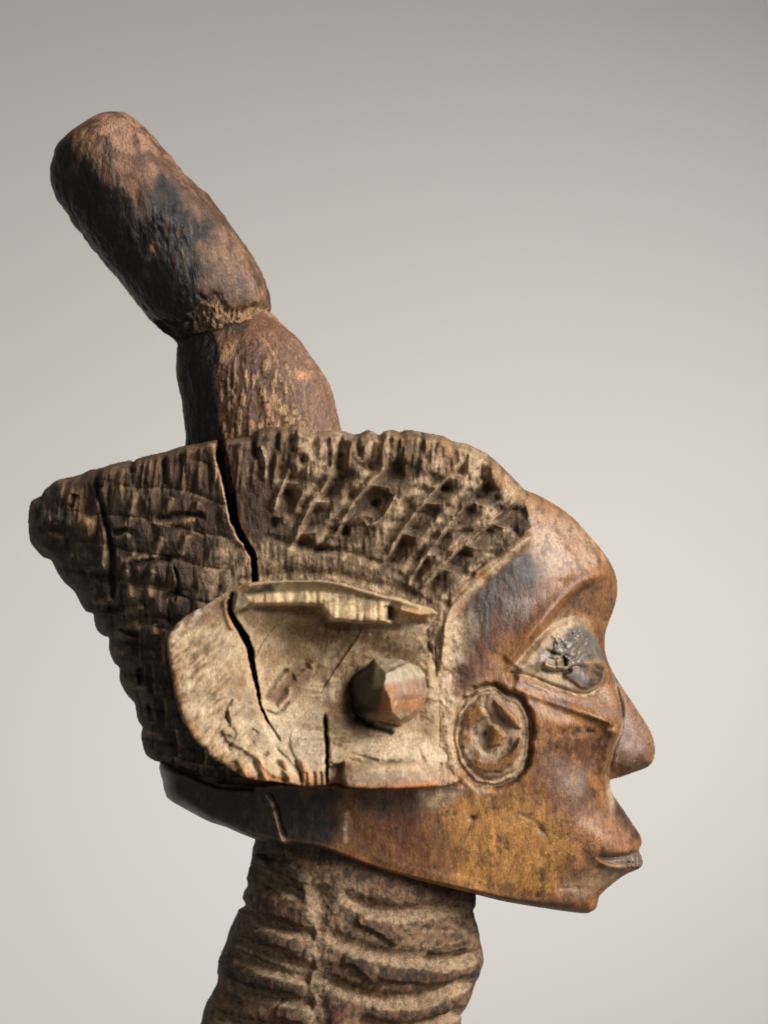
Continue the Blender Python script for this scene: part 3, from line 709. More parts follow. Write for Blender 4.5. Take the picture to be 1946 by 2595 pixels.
def emit(name, sel, parent, mat, label=None):
    v_, f_, c_, n_ = subset(Vw, Q, sel, col, nrm)
    return write_mesh(name, v_, f_, c_, parent, mat, n_, label)
front = ctr[:, 2] > 0
head = emit('head', ~(lab_h | lab_e | lab_d | lab_n | lab_m), ROOT, M_SMOOTH)
emit('hair_cap', lab_h, ROOT, M_WOOD, 'dark chip-carved hair cap split by a deep black crack')
emit('eye', lab_e & front, head, M_EYE); emit('eye', lab_e & ~front, head, M_EYE)
emit('nose', lab_n, head, M_SMOOTH)
emit('mouth', lab_m, head, M_SMOOTH)
emit('cheek_disc', lab_d & front, head, M_SMOOTH); emit('cheek_disc', lab_d & ~front, head, M_SMOOTH)


# ------------------------------------------------------------------ EAR
E = Board(380, 1230, 1420, 2050, STEP)
E.U, E.V = to_photo(E.X, E.Y, 400.0)
u, v = E.U, E.V
ear_out = [(414,1650),(416,1608),(436,1576),(470,1548),(520,1522),(560,1496),(600,1476),(650,1465),(740,1461),(830,1462),(900,1477),(1000,1506),(1080,1530),(1112,1546),
           (1124,1575),(1118,1640),(1112,1700),(1124,1760),(1120,1830),(1140,1890),(1165,1940),(1170,1985),(1130,2003),(1040,2004),(950,2008),(880,2004),(850,1998),(832,2003),
           (780,2004),(700,1996),(640,1986),(590,1966),(540,1936),(490,1884),(452,1826),(432,1752),(424,1700)]
sE, _ = E.poly_sd(smooth_poly(ear_out, 3))
sE = sE + 2.5 * fbm(u, v, 40, octv=3, seed=90)
ear_ctrl = [(420,1640,425),(440,1760,418),(480,1880,410),(560,1950,405),(700,1995,400),(850,2000,392),(1000,2000,375),(1100,2000,330),
            (460,1560,420),(560,1500,415),(650,1470,412),(800,1465,408),(900,1480,396),(1000,1510,365),(1060,1530,330),(1100,1545,300),(1125,1600,284),(1132,1700,290),(1132,1800,290),(1140,1880,272),(1170,1985,274),
            (520,1700,396),(600,1620,374),(650,1750,348),(600,1850,376),(700,1900,362),(720,1640,298),(800,1750,292),(850,1850,330),(860,1650,286),
            (950,1620,280),(1000,1700,280),(950,1800,300),(1050,1640,296),(1088,1690,322),(1102,1760,328),(1090,1825,318),(1000,1880,345),(1080,1880,312),(1000,1960,380),(900,1960,390),(1110,1940,310)]
E.H = tps(ear_ctrl, u, v, 0.005)
# roof of the ear: rim above, split inner wall below it
roof = E.mask([(585,1560),(600,1500),(640,1475),(760,1462),(850,1464),(960,1492),(1100,1540),(1112,1558),(1060,1565),(995,1545),(990,1580),(900,1580),(838,1572),(812,1534),(760,1535),(700,1530),(640,1532)], soft=7)
E.H += 22 * roof
wall_m = E.mask([(625,1506),(760,1500),(850,1498),(985,1528),(988,1580),(900,1580),(838,1572),(815,1536),(760,1532),(640,1532)], soft=8, wob=1.5, wsc=24)
wt = np.clip((v - (1500 + 0.2 * (u - 800).clip(0))) / 60.0, 0, 1)
E.H = E.H * (1 - wall_m) + wall_m * (402 - .09 * (u - 800) + 3 * fbm(u, v, 9, 200, octv=2, seed=91) + 2 * fbm(u, v, 50, 200, octv=2, seed=89))
E.stroke([(600,1500),(640,1478),(740,1468),(840,1474),(930,1500),(1040,1530),(1105,1548)], 9, 12, dust=0.5)
E.stroke([(620,1545),(700,1548),(800,1552),(830,1585),(900,1592),(990,1592),(1060,1580),(1100,1590)], 12, -16, dark=0.25)
E.stroke([(988,1532),(986,1560),(984,1578)], 9, -34, dark=1.8, taper=0.2)
E.stroke([(1005,1550),(1050,1558),(1095,1562)], 15, 16, glow=0.5)
# concave relief and flakes
E.blob(760,1600,120,40,-14); 
E.stroke([(690,1800),(720,1740),(760,1700),(790,1680)], 15, -16, dark=0.0); E.stroke([(672,1780),(700,1730),(730,1695)], 6, -10, dark=0.7)
E.stroke([(740,1720),(770,1705),(790,1685)], 12, 9); E.stroke([(700,1795),(730,1770),(730,1740)], 8, 9, dust=.4); E.stroke([(668,1800),(700,1812),(735,1780)], 4, -8, dark=.6)
fl1 = E.mask([(576,1800),(592,1772),(640,1782),(662,1800),(668,1850),(690,1880),(660,1930),(610,1900),(575,1880),(562,1850),(585,1840)], soft=4, wob=3, wsc=20)
E.H += 10 * fl1
for pts in [[(588,1774),(620,1778),(655,1796),(664,1830),(680,1845)],[(575,1795),(575,1820),(590,1838)],[(560,1850),(575,1842),(592,1850),(590,1870),(570,1866),(560,1850)],
            [(592,1880),(580,1895),(590,1905)],[(612,1860),(640,1850),(652,1862),(640,1880),(655,1900)],[(690,1880),(720,1920),(760,1955),(775,1968)],[(655,1930),(670,1915),(688,1905)],
            [(660,1925),(665,1950),(700,1975),(760,1972)],[(735,1850),(734,1900),(760,1950)],[(860,1905),(900,1915),(960,1930),(1010,1930),(1060,1915)],[(1050,1885),(1070,1920),(1090,1960)],
            [(830,1885),(870,1895)],[(830,1930),(860,1945)]]:
    E.stroke(pts, 4.4, -6, dark=0.3, wob=2.5, taper=.3)
for x in (590, 640, 700, 745): E.stroke([(x, 1925), (x + 14, 1960), (x + 22, 1990)], 8, -8, dark=0.25); E.stroke([(x + 16, 1925), (x + 30, 1960), (x + 38, 1990)], 8, 7, glow=0.7)
for x in (760, 775, 795, 812): E.stroke([(x, 1955), (x + 2, 1975), (x + 2, 2000)], 4, -8, dark=0.4, glow=0.1)
for pts, a_ in [([(640,1680),(672,1620),(720,1570)], 6), ([(800,1780),(850,1700),(905,1620),(930,1560)], 7), ([(560,1920),(620,1900),(690,1930),(760,1990)], 8)]:
    E.stroke(pts, 8, 0, side=a_, sw=70, taper=.3, wob=3)
# split through the ear
E.stroke([(566,1540),(575,1520),(600,1495),(640,1478)], 7, 9, dust=.3, glow=.7); E.stroke([(572,1530),(575,1560),(590,1600)], 7, 9, dust=.4, glow=.6)
ck = [(588,1505),(582,1540),(598,1580),(618,1615),(632,1650),(640,1700),(652,1750),(657,1785),(668,1810),(680,1835)]
d_, t_, s_, sl_ = E.line_d(smooth_poly(ck, 5, closed=False), 30)
wk = np.interp(t_, [0, .15, .35, .6, .85, 1], [6, 6, 9, 6, 3.5, 1.5]) + 1.4 * fbm(E.U[sl_], E.V[sl_], 10, octv=3, seed=92)
pk = 1 - sst(0.7, 1.2, d_ / np.maximum(wk, 0.8)); E.H[sl_] -= 75 * pk; E.dark[sl_] += 2.4 * pk
E.stroke([(665,1815),(690,1850),(712,1885)], 3, -8, dark=1.0)
E.stroke([(822,1805),(825,1860),(829,1920),(828,2010)], 4.5, -34, dark=1.8, taper=0.15, wob=2)
E.H -= 26 * E.mask([(834,1945),(870,1935),(868,1975),(886,2012),(832,2012)], soft=6)
# lobe
lobe = E.mask([(870,1955),(930,1940),(1030,1935),(1100,1950),(1170,1985),(1130,2006),(1000,2010),(890,2008),(868,1990)], soft=16, smooth=3)
E.H += 26 * lobe
E.stroke([(870,1925),(930,1932),(1000,1934),(1060,1925)], 6, -7, dark=.35, wob=4)
E.stroke([(880,1995),(950,2000),(1040,1997),(1130,1990)], 9, 6, glow=1.3)
E.blob(960,1900,80,30,10,dust=.9,noise=.3)
E.stroke([(880,1850),(950,1880),(1030,1890),(1100,1860)], 18, -8, dust=.4)
for x in (1115, 1130, 1145): E.stroke([(x, 1935), (x + 6, 1965), (x + 2, 1998)], 5, -9, dust=.4)
# ear hole around the peg, with the peg's shadow painted dark
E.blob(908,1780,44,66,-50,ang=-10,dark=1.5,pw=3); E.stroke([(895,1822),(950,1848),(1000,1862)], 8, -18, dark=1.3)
E.blob(1100,1720,26,90,5,dust=.8,noise=.3); E.H += 5 * E.mask([(1060,1620),(1130,1640),(1130,1860),(1070,1840)], soft=20) * fbm(u, v, 18, octv=3, seed=88)
E.H += 3.5 * fbm(u, v, 70, octv=3, seed=93) + 1.0 * fbm(u + 0.6 * v, v, 10, 34, octv=3, seed=94)
m_left = 1 - sst(520, 640, u - 0.3 * (v - 1700))
E.H += m_left * 2.4 * fbm(u - v, u + v, 34, 11, octv=3, seed=95)
# colours
det = E.H - E.blur(E.H, 4); det2 = E.H - E.blur(E.H, 14)
nA = fbm(u, v, 110, octv=5, seed=96); nB = fbm(u, v, 36, 46, octv=5, seed=97); nC = fbm(u, v, 9, 22, octv=4, seed=98); nD = fbm(u - v, u + v, 30, 9, octv=3, seed=99)
E.col[:] = lin(184,152,114)
E.mix(.8 * sst(0, .6, nA + .5 * nB), lin(152,120,86)); E.mix(0.7 * sst(0.05, .6, -nA + .5 * nB), lin(202,176,142))
E.mix(.85 * E.mask([(600,1780),(760,1800),(860,1860),(860,1950),(760,1960),(640,1900)], soft=40, wob=24), lin(204,182,152))
E.mix(.25 * sst(.15, .6, nC + .4 * nB), lin(116,92,66))
floor_ = E.mask([(630,1560),(800,1560),(1000,1600),(1080,1650),(900,1680),(800,1720),(700,1760),(660,1700)], soft=40, wob=20)
E.mix(floor_ * .75, lin(138,108,74)); E.mix(floor_ * .4 * sst(0, .5, nB), lin(168,144,98))
E.mix(.7 * sst(1080, 1120, u - 6 * nC), C_DUST)
E.mix(.7 * m_left * sst(-.1, .5, nA + nD * .5), lin(132,98,72)); E.mix(m_left * .55 * sst(0.1, .6, nD), lin(104,76,58)); E.mix(m_left * .45 * sst(.15, .6, -nD), lin(206,180,150))
edge = 1 - sst(8, 46, sE)
lw = sst(1560, 1700, v) * (1 - sst(760, 1000, u)) + 0.7 * sst(1940, 1990, v)
E.mix(np.clip(edge * lw * (0.8 + .7 * nB), 0, 1), C_ORANGE)
E.mix(0.85 * edge * sst(0, .4, nD + .6 * nC) * m_left, lin(62,42,36)); E.mix(.8 * edge * sst(.1, .5, -nD + .5 * nC) * m_left * (1 - sst(1560, 1640, v)), lin(206,190,172))
E.mix(roof * .65, lin(150,128,92))
E.mix(E.mask([(600,1500),(690,1480),(700,1505),(660,1512),(625,1540),(600,1560),(585,1540)], soft=8, wob=8) * .85, C_DARK)
strp = fbm(u, v, 8, 300, octv=3, seed=101)
E.mix(wall_m * .97, lin(238,206,158)); E.mix(wall_m * .6 * sst(0.15, .8, strp), lin(190,146,98)); E.mix(wall_m * .6 * (1 - sst(690, 800, u)) * sst(-.2, .4, nB), lin(168,130,94))
E.mix(.8 * E.mask([(880,1860),(960,1870),(1080,1870),(1130,1930),(1000,1930),(900,1925)], soft=24, wob=16), lin(204,182,150)); E.mix(lobe * .7, lin(150,120,98)); E.mix(E.mask([(834,1945),(890,1935),(890,1975),(886,2010),(834,2010)], soft=10) * .8, lin(100,56,34))
E.mix(E.mask([(700,1790),(680,1770),(740,1700),(790,1680),(785,1720),(745,1780)], soft=8, wob=6) * .6, lin(104,72,58))
E.mix(fl1 * .45 * sst(-.2, .4, nB), lin(134,106,80))
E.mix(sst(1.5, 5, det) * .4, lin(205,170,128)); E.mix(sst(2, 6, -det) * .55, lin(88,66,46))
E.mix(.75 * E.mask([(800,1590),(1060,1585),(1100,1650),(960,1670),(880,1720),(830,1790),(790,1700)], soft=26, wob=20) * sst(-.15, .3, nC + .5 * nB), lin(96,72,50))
E.mix(.6 * sst(.15, .5, fbm(u, v, 60, 14, octv=4, seed=104)) * sst(700, 800, u) * (1 - sst(1880, 1930, v)), lin(120,92,64))
E.mix(.25 * sst(.2, .5, fbm(u, v, 26, 22, octv=4, seed=105)), lin(218,196,164))
E.mix(E.dust * .7 * (.8 + .7 * nC), C_DUST * 1.1); E.mix(E.glow * (.7 + .5 * nC), lin(196,118,56))
E.mix(.7 * E.dark * (.9 + .4 * nC), C_BLACK); E.mix(np.clip(E.dark - 1.2, 0, 1), C_BLACK * .4)
E.mix(E.mask([(860,1720),(990,1700),(1000,1840),(900,1840)], soft=20) * .4, lin(70,48,34))  # hollow beside the peg darkened with painted shade
E.rough = np.clip(0.68 + .1 * nB - .25 * lobe - .15 * edge, .3, .9)
# solid: flaring plate cut on a taper back into the head
z0, z1 = 205.0, 470.0
zs = np.arange(z0, z1, VS, dtype=np.float32)
top = E.H[:, :, None] - zs[None, None, :]                 # > 0 below the face of the ear
kt = np.where(E.U < 1000, 0.55, 0.3).astype(np.float32)
kt = 0.55 - 0.25 * sst(900, 1050, E.U)
rimr = 26.0
sd = sE[:, :, None] - kt[:, :, None] * top
a = rimr - np.minimum(top, rimr); b = rimr - np.minimum(sd, rimr)
Fa = np.sqrt(a * a + b * b) - rimr
Fa = np.maximum(Fa, (z0 + 6) - zs[None, None, :])
P, Q = iso(Fa, (E.x0, E.y0, z0), VS); del Fa, top, sd, a, b
Ve = world(P, RB); Q = orient(Ve, Q); nr = vnormals(Ve, Q)
cc = E.sample(E.col, P[:, 0], P[:, 1]); rg = E.sample(E.rough, P[:, 0], P[:, 1])
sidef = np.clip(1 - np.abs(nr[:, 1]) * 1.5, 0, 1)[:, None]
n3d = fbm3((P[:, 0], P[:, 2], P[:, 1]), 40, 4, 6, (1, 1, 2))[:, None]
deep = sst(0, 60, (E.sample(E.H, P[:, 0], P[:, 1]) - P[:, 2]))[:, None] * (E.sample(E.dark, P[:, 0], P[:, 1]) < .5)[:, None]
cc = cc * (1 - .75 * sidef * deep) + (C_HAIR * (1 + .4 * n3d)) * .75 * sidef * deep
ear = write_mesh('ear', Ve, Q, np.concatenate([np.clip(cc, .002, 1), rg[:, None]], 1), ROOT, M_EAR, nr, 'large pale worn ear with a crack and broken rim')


# peg in the ear: a whittled faceted stub
def facet_peg():
    import bmesh
    T = lambda a, b, h: ((CX + (a - CX) * (DIST - h) / DIST), (CY + (b - CY) * (DIST - h) / DIST), h)
    R0 = [(892,1715),(945,1668),(1040,1668),(1098,1700),(1104,1760),(1080,1815),(1020,1858),(930,1838),(890,1800)]
    lay = [[T(x, y, 262) for x, y in R0],
           [T(x, y, h) for x, y, h in [(924,1722,330),(964,1692,352),(1036,1680,330),(1092,1706,300),(1102,1762,296),(1072,1808,310),(1012,1842,325),(944,1822,330),(914,1792,322)]],
           [T(x, y, h) for x, y, h in [(972,1738,428),(978,1706,420),(1012,1692,396),(1060,1714,346),(1080,1760,338),(1056,1798,350),(1014,1824,396),(992,1804,436),(988,1770,444)]]]
    bm = bmesh.new()
    rings = [[bm.verts.new(p) for p in L_] for L_ in lay]
    n = len(R0)
    for r in range(2):
        for i in range(n): bm.faces.new((rings[r][i], rings[r][(i + 1) % n], rings[r + 1][(i + 1) % n], rings[r + 1][i]))
    c = bm.verts.new(T(1024, 1760, 404)); 
    for i in range(n): bm.faces.new((rings[2][i], rings[2][(i + 1) % n], c))
    bmesh.ops.triangulate(bm, faces=bm.faces)
    bmesh.ops.bevel(bm, geom=[e for e in bm.edges], offset=4, segments=2, affect='EDGES', profile=.5)
    bmesh.ops.triangulate(bm, faces=bm.faces)
    for _ in range(4):
        lg = [e for e in bm.edges if e.calc_length() > 7]
        if not lg: break
        bmesh.ops.subdivide_edges(bm, edges=lg, cuts=1)
        bmesh.ops.triangulate(bm, faces=bm.faces)
    bm.verts.ensure_lookup_table(); bm.faces.ensure_lookup_table()
    V = np.array([p.co[:] for p in bm.verts]); F = np.array([[q.index for q in f.verts] for f in bm.faces]); bm.free()
    return V, F
V, F = facet_peg()
Vm = world(V, RB); F = orient(Vm, F); nr = vnormals(Vm, F)
dsp = 3.6 * fbm3((V[:, 0], V[:, 2], V[:, 1]), 26, 3, 4) + 1.2 * fbm3((V[:, 0], V[:, 2], V[:, 1]), 12, 3, 9, (1, 1, 4))
Vm = Vm + nr * dsp[:, None] * S; nr = vnormals(Vm, F)
pu, pv = to_photo(V[:, 0], V[:, 1], V[:, 2])
nz = fbm3((V[:, 0], V[:, 2], V[:, 1]), 30, 4, 3)
c = np.tile(lin(144,110,82), (len(V), 1)) * (1 + .3 * nz[:, None])
def vmix(c, m, k): m = np.clip(m, 0, 1)[:, None]; return c * (1 - m) + k * m
c = vmix(c, 1 - sst(962, 978, pu + 8 * nz), lin(50,35,26))  # left facets painted dark to stand for their shaded side
c = vmix(c, .85 * (1 - sst(1722, 1740, pv + 0.25 * (pu - 1000))) * sst(940, 960, pu), lin(170,154,124))
c = vmix(c, .9 * np.exp(-((pu - 985 + .3 * (pv - 1760)) / 14) ** 2) * sst(1720, 1740, pv), lin(160,98,54))
c = vmix(c, .5 * np.exp(-((pv - 1785) / 16.0) ** 2) * sst(985, 1000, pu), lin(184,118,58))
c = vmix(c, .7 * sst(1800, 1815, pv), lin(150,122,90))
c = vmix(c, .9 * sst(1068, 1092, pu + 10 * nz), lin(168,142,110))
write_mesh('ear_peg', Vm, F, np.concatenate([c, np.full((len(V), 1), .5)], 1), ear, M_SMOOTH, nr, 'blunt whittled stub standing in the ear hollow')

# ------------------------------------------------------------------ lofted parts: neck and crest
def loft(Ls, Rs, nrow, nth, depth=1.0, warp=None):
    """rings through left and right edge points; returns vertices (x, y, height), faces and the ring parameters"""
    Ls = np.array(Ls, float); Rs = np.array(Rs, float)
    def res(Pp):
        q = smooth_poly(Pp, 12, closed=False)
        k = np.linspace(0, len(q) - 1, nrow); i = np.clip(k.astype(int), 0, len(q) - 2); f = (k - i)[:, None]
        return q[i] * (1 - f) + q[i + 1] * f
    Lr, Rr = res(Ls), res(Rs)
    c = (Lr + Rr) / 2; h = (Rr - Lr) / 2; r = np.hypot(h[:, 0], h[:, 1])
    th = np.linspace(0, 2 * np.pi, nth, endpoint=False)
    X = c[:, 0, None] + h[:, 0, None] * np.cos(th); Y = c[:, 1, None] + h[:, 1, None] * np.cos(th)
    Z = (depth * r)[:, None] * np.sin(th)
    V = np.stack([X, Y, Z], -1).reshape(-1, 3)
    i = np.arange(nrow - 1)[:, None]; j = np.arange(nth)[None]
    a = i * nth + j; b = i * nth + (j + 1) % nth
    F = np.stack([a, b, b + nth, a + nth], -1).reshape(-1, 4)
    # end caps as small fans of quads to a centre ring
    return V, F, r, c
def cap(V, F, nrow, nth):
    base = len(V)
    c0 = V[:nth].mean(0); c1 = V[-nth:].mean(0)
    V2 = np.vstack([V, c0[None], c1[None]])
    j = np.arange(nth); f0 = np.stack([np.full(nth, base), (j + 1) % nth, j, np.full(nth, base)], -1)
    k = (nrow - 1) * nth
    tri0 = np.stack([np.full(nth, base), (j + 1) % nth, j], -1)
    tri1 = np.stack([np.full(nth, base + 1), k + j, k + (j + 1) % nth], -1)
    q = np.vstack([F[:, [0, 1, 2]], F[:, [0, 2, 3]], tri0, tri1])
    return V2, q

# NECK
NL = [(655,2060),(646,2120),(640,2160),(632,2200),(618,2240),(614,2270),(600,2310),(585,2345),(572,2385),(560,2420),(552,2455),(545,2500),(524,2540),(512,2580),(505,2630),(490,2720),(485,2900)]
NR = [(1180,2200),(1195,2240),(1204,2262),(1206,2290),(1200,2310),(1210,2345),(1216,2375),(1222,2410),(1222,2440),(1210,2475),(1200,2500),(1186,2540),(1172,2575),(1166,2610),(1150,2660),(1140,2750),(1130,2900)]
nrow, nth = 300, 560
V, F, r, c = loft(NL, NR, nrow, nth, 0.86)
G = Board(440, 1300, 2040, 2920, 3.0)
G.U, G.V = to_photo(G.X, G.Y, 200.0)
u, v = G.U, G.V
G.H[:] = 0
left_g = [[(628,2205),(660,2216),(700,2240),(745,2264),(772,2266)], [(596,2300),(640,2328),(700,2345),(745,2356),(800,2364)], [(590,2392),(640,2400),(720,2430),(770,2446),(800,2452)],
          [(585,2420),(620,2432),(700,2458),(790,2475)], [(560,2492),(620,2514),(680,2522),(740,2528),(800,2540)], [(530,2572),(600,2592),(700,2602),(800,2610)], [(520,2650),(800,2680)], [(510,2740),(800,2760)]]
right_g = [[(860,2252),(920,2292),(1000,2312),(1100,2306),(1200,2300)], [(820,2362),(900,2392),(960,2412),(1060,2426),(1150,2438),(1225,2428)],
           [(820,2470),(900,2510),(1000,2530),(1100,2524),(1205,2490)], [(900,2580),(1000,2605),(1100,2596),(1180,2570)], [(820,2680),(1000,2690),(1170,2650)], [(820,2780),(1000,2790),(1170,2750)]]
for g_ in left_g: G.stroke(g_, 15, -22, cw=1.0, wob=2, taper=.06); G.stroke([(a, b + 5) for a, b in g_], 14, 0, dust=1.7, wob=4, taper=.06, hard=True)
for g_ in right_g: G.stroke(g_, 18, -24, wob=2, taper=.06); G.stroke([(a, b + 6) for a, b in g_], 18, 0, dust=1.7, wob=4, taper=.06, hard=True)
# dark proud bands
for b_, w_ in [([(640,2280),(700,2300),(760,2320),(790,2345)],26), ([(640,2365),(700,2378),(770,2400)],16), ([(600,2465),(700,2490),(780,2500)],20), ([(700,2555),(780,2570)],18),
           ([(640,2180),(700,2200),(790,2230)],14), ([(900,2318),(960,2345),(1015,2385)],18), ([(950,2455),(1050,2468),(1150,2475)],22), ([(930,2550),(1000,2568),(1100,2560),(1150,2545)],22),
           ([(870,2410),(920,2440),(960,2480)],18), ([(1090,2410),(1190,2400)],9), ([(560,2440),(600,2455)],14)]:
    G.stroke(b_, w_, 17, dark=1.05, cw=1.0, wob=4, taper=.12, hard=True, prof='flat')
G.stroke([(610,2300),(602,2330)], 12, 5, dark=.6); G.stroke([(560,2460),(556,2490)], 14, 5, dark=.8)
for g_ in [[(612,2238),(606,2262),(640,2240)], [(1020,2340),(1120,2362),(1215,2372)]]: G.stroke(g_, 9, -8, dust=.4)
# the seam where left and right rings meet
G.stroke([(800,2235),(812,2290),(806,2340),(800,2400),(806,2470),(800,2540),(800,2620),(800,2800)], 26, -14, dust=.85, wob=9, taper=.02)
G.blob(800,2262,30,40,-4,dust=1.2,noise=.2); G.blob(880,2262,36,24,4,dust=.9,noise=.3)
for y in (2300, 2352, 2410, 2470, 2530): G.blob(792, y, 14, 24, 9, ang=-20, dust=.6, noise=.3)
G.blob(858,2566,18,34,16,ang=38,glow=0,pw=3); chipm = np.exp(-(((u - 858) * .8 + (v - 2566) * .6) ** 2 / 300 + (-(u - 858) * .6 + (v - 2566) * .8) ** 2 / 1300))
G.H += 3.5 * fbm(u, v, 80, 50, octv=3, seed=110) + 1.8 * fbm(u, v, 10, 40, octv=3, seed=111)
det = G.H - G.blur(G.H, 4)
nA = fbm(u, v, 100, 60, octv=5, seed=112); nB = fbm(u, v, 30, 34, octv=5, seed=113); nC = fbm(u, v, 8, 40, octv=4, seed=114); nD = fbm(u, v, 14, 14, octv=4, seed=115)
G.col[:] = lin(128,100,72)
G.mix(.8 * sst(-.1, .6, nA), lin(84,62,44)); G.mix(.45 * sst(.1, .8, nC + .3 * nB), lin(128,82,52))
G.mix(.75 * sst(-.05, .6, nD + .5 * nB + .25) * sst(780, 900, u) * (1 - .5 * sst(2440, 2500, v)), C_DUST2 * .95)
G.mix(np.clip(G.dark, 0, 1) * (.85 + .3 * nB), lin(64,46,34)); G.mix(np.clip(G.dark, 0, 1) * .5 * sst(.1, .6, nC), lin(118,80,54))
G.mix(.55 * sst(.35, .7, fbm(u, v, 22, 22, octv=4, seed=116)), lin(48,38,28))
dm = np.clip(G.dust, 0, 1.4) * (.85 + .45 * nD + .25 * nB) * (0.6 + .4 * sst(560, 700, u))
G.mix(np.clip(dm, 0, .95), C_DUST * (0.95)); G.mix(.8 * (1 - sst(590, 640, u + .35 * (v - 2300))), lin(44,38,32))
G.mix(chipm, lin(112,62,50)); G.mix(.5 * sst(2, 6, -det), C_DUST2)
G.mix(.6 * (1 - sst(12, 26, v - np.interp(u, [643,722,860,1011,1192], [2136,2142,2182,2232,2278]))), lin(70,54,40))  # jaw's shadow painted as a dark strip on the neck
G.mix(.75 * sst(.2, .34, fbm(u, v, 10, 10, octv=3, seed=118) + .25 * nB) * (1 - .5 * np.clip(dm, 0, 1)), lin(50,40,31))
G.mix(.5 * sst(.25, .4, fbm(u, v, 8, 26, octv=3, seed=119)) * (1 - np.clip(dm, 0, 1)), lin(134,92,62))
G.rough = np.clip(.62 + .25 * np.clip(dm, 0, 1) - .12 * np.clip(G.dark, 0, 1), .35, .95)
nrm0 = V.reshape(nrow, nth, 3).copy(); nrm0[..., :2] -= c[:, None]; nn = nrm0.reshape(-1, 3); nn = nn / np.linalg.norm(nn, axis=1, keepdims=True)
ks = 1.0
disp = G.sample(G.H, V[:, 0], V[:, 1])
V = V + nn * disp[:, None]
V, F = cap(V, F, nrow, nth)
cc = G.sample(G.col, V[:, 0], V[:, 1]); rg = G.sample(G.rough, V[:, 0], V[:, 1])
Vn = world(V, RB); F = orient(Vn, F); nr = vnormals(Vn, F)
colN = np.concatenate([cc, rg[:, None]], 1)
# each proud ring is a piece of its own
ringm = np.zeros(len(F), int)
ctr = V[F].mean(1)
nk_core = np.ones(len(F), bool)
bands_l = [(2235,2345),(2345,2412),(2438,2506)]
neck_parts = []
def between(g1, g2, x):
    a = np.array(g1, float); b = np.array(g2, float)
    return np.interp(x, a[:, 0], a[:, 1]), np.interp(x, b[:, 0], b[:, 1])
cu_, cv_ = to_photo(ctr[:, 0], ctr[:, 1], np.clip(ctr[:, 2], 0, 400))
for side_, gs in (('l', [left_g[i] for i in (0, 1, 2)]), ('l2', [left_g[i] for i in (3, 4, 5, 6, 7)]), ('r', right_g)):
    for i in range(len(gs) - 1):
        y1, y2 = between(gs[i], gs[i + 1], cu_)
        xs_ = (cu_ < 795) if side_[0] == 'l' else (cu_ >= 815)
        m = xs_ & (cv_ > y1 + 9) & (cv_ < y2 - 9)
        neck_parts.append(m); nk_core &= ~m
v_, f_, c_, n_ = subset(Vn, F, nk_core, colN, nr)
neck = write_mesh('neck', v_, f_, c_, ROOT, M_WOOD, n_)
for m in neck_parts:
    v_, f_, c_, n_ = subset(Vn, F, m, colN, nr)
    write_mesh('neck_ring', v_, f_, c_, neck, M_WOOD, n_)

# CREST
def crest(name, Ls, Rs, nrow, nth, fn, label, parent, depth=.95):
    V, F, r, c = loft(Ls, Rs, nrow, nth, depth)
    A = V.reshape(nrow, nth, 3); n0 = A.copy(); n0[..., :2] -= c[:, None]
    n0 = n0.reshape(-1, 3); n0 /= np.linalg.norm(n0, axis=1, keepdims=True) + 1e-9
    p3 = (V[:, 0], V[:, 2], V[:, 1])
    d, col_, rough = fn(V, p3, n0)
    V = V + n0 * d[:, None]
    V, F = cap(V, F, nrow, nth)
    col_ = np.vstack([col_, col_[:1], col_[-1:]]); rough = np.concatenate([rough, rough[:1], rough[-1:]])
    Vm = world(V, RB); F = orient(Vm, F); nr = vnormals(Vm, F)
    return write_mesh(name, Vm, F, np.concatenate([np.clip(col_, .002, 1), rough[:, None]], 1), parent, M_CREST, nr, label)
def bl(x, y, cx, cy, rx, ry, ang=0, nz=0, pw=2):
    a = math.radians(ang); dx, dy = x - cx, y - cy
    p = (dx * math.cos(a) + dy * math.sin(a)) / rx; q = (-dx * math.sin(a) + dy * math.cos(a)) / ry
    return np.exp(-np.clip(np.sqrt(p * p + q * q) + nz, 0, 9) ** pw)
JL = [(395,832),(430,838),(470,828),(505,800),(530,812),(548,795),(575,800),(600,812),(622,800),(650,790),(684,796)]
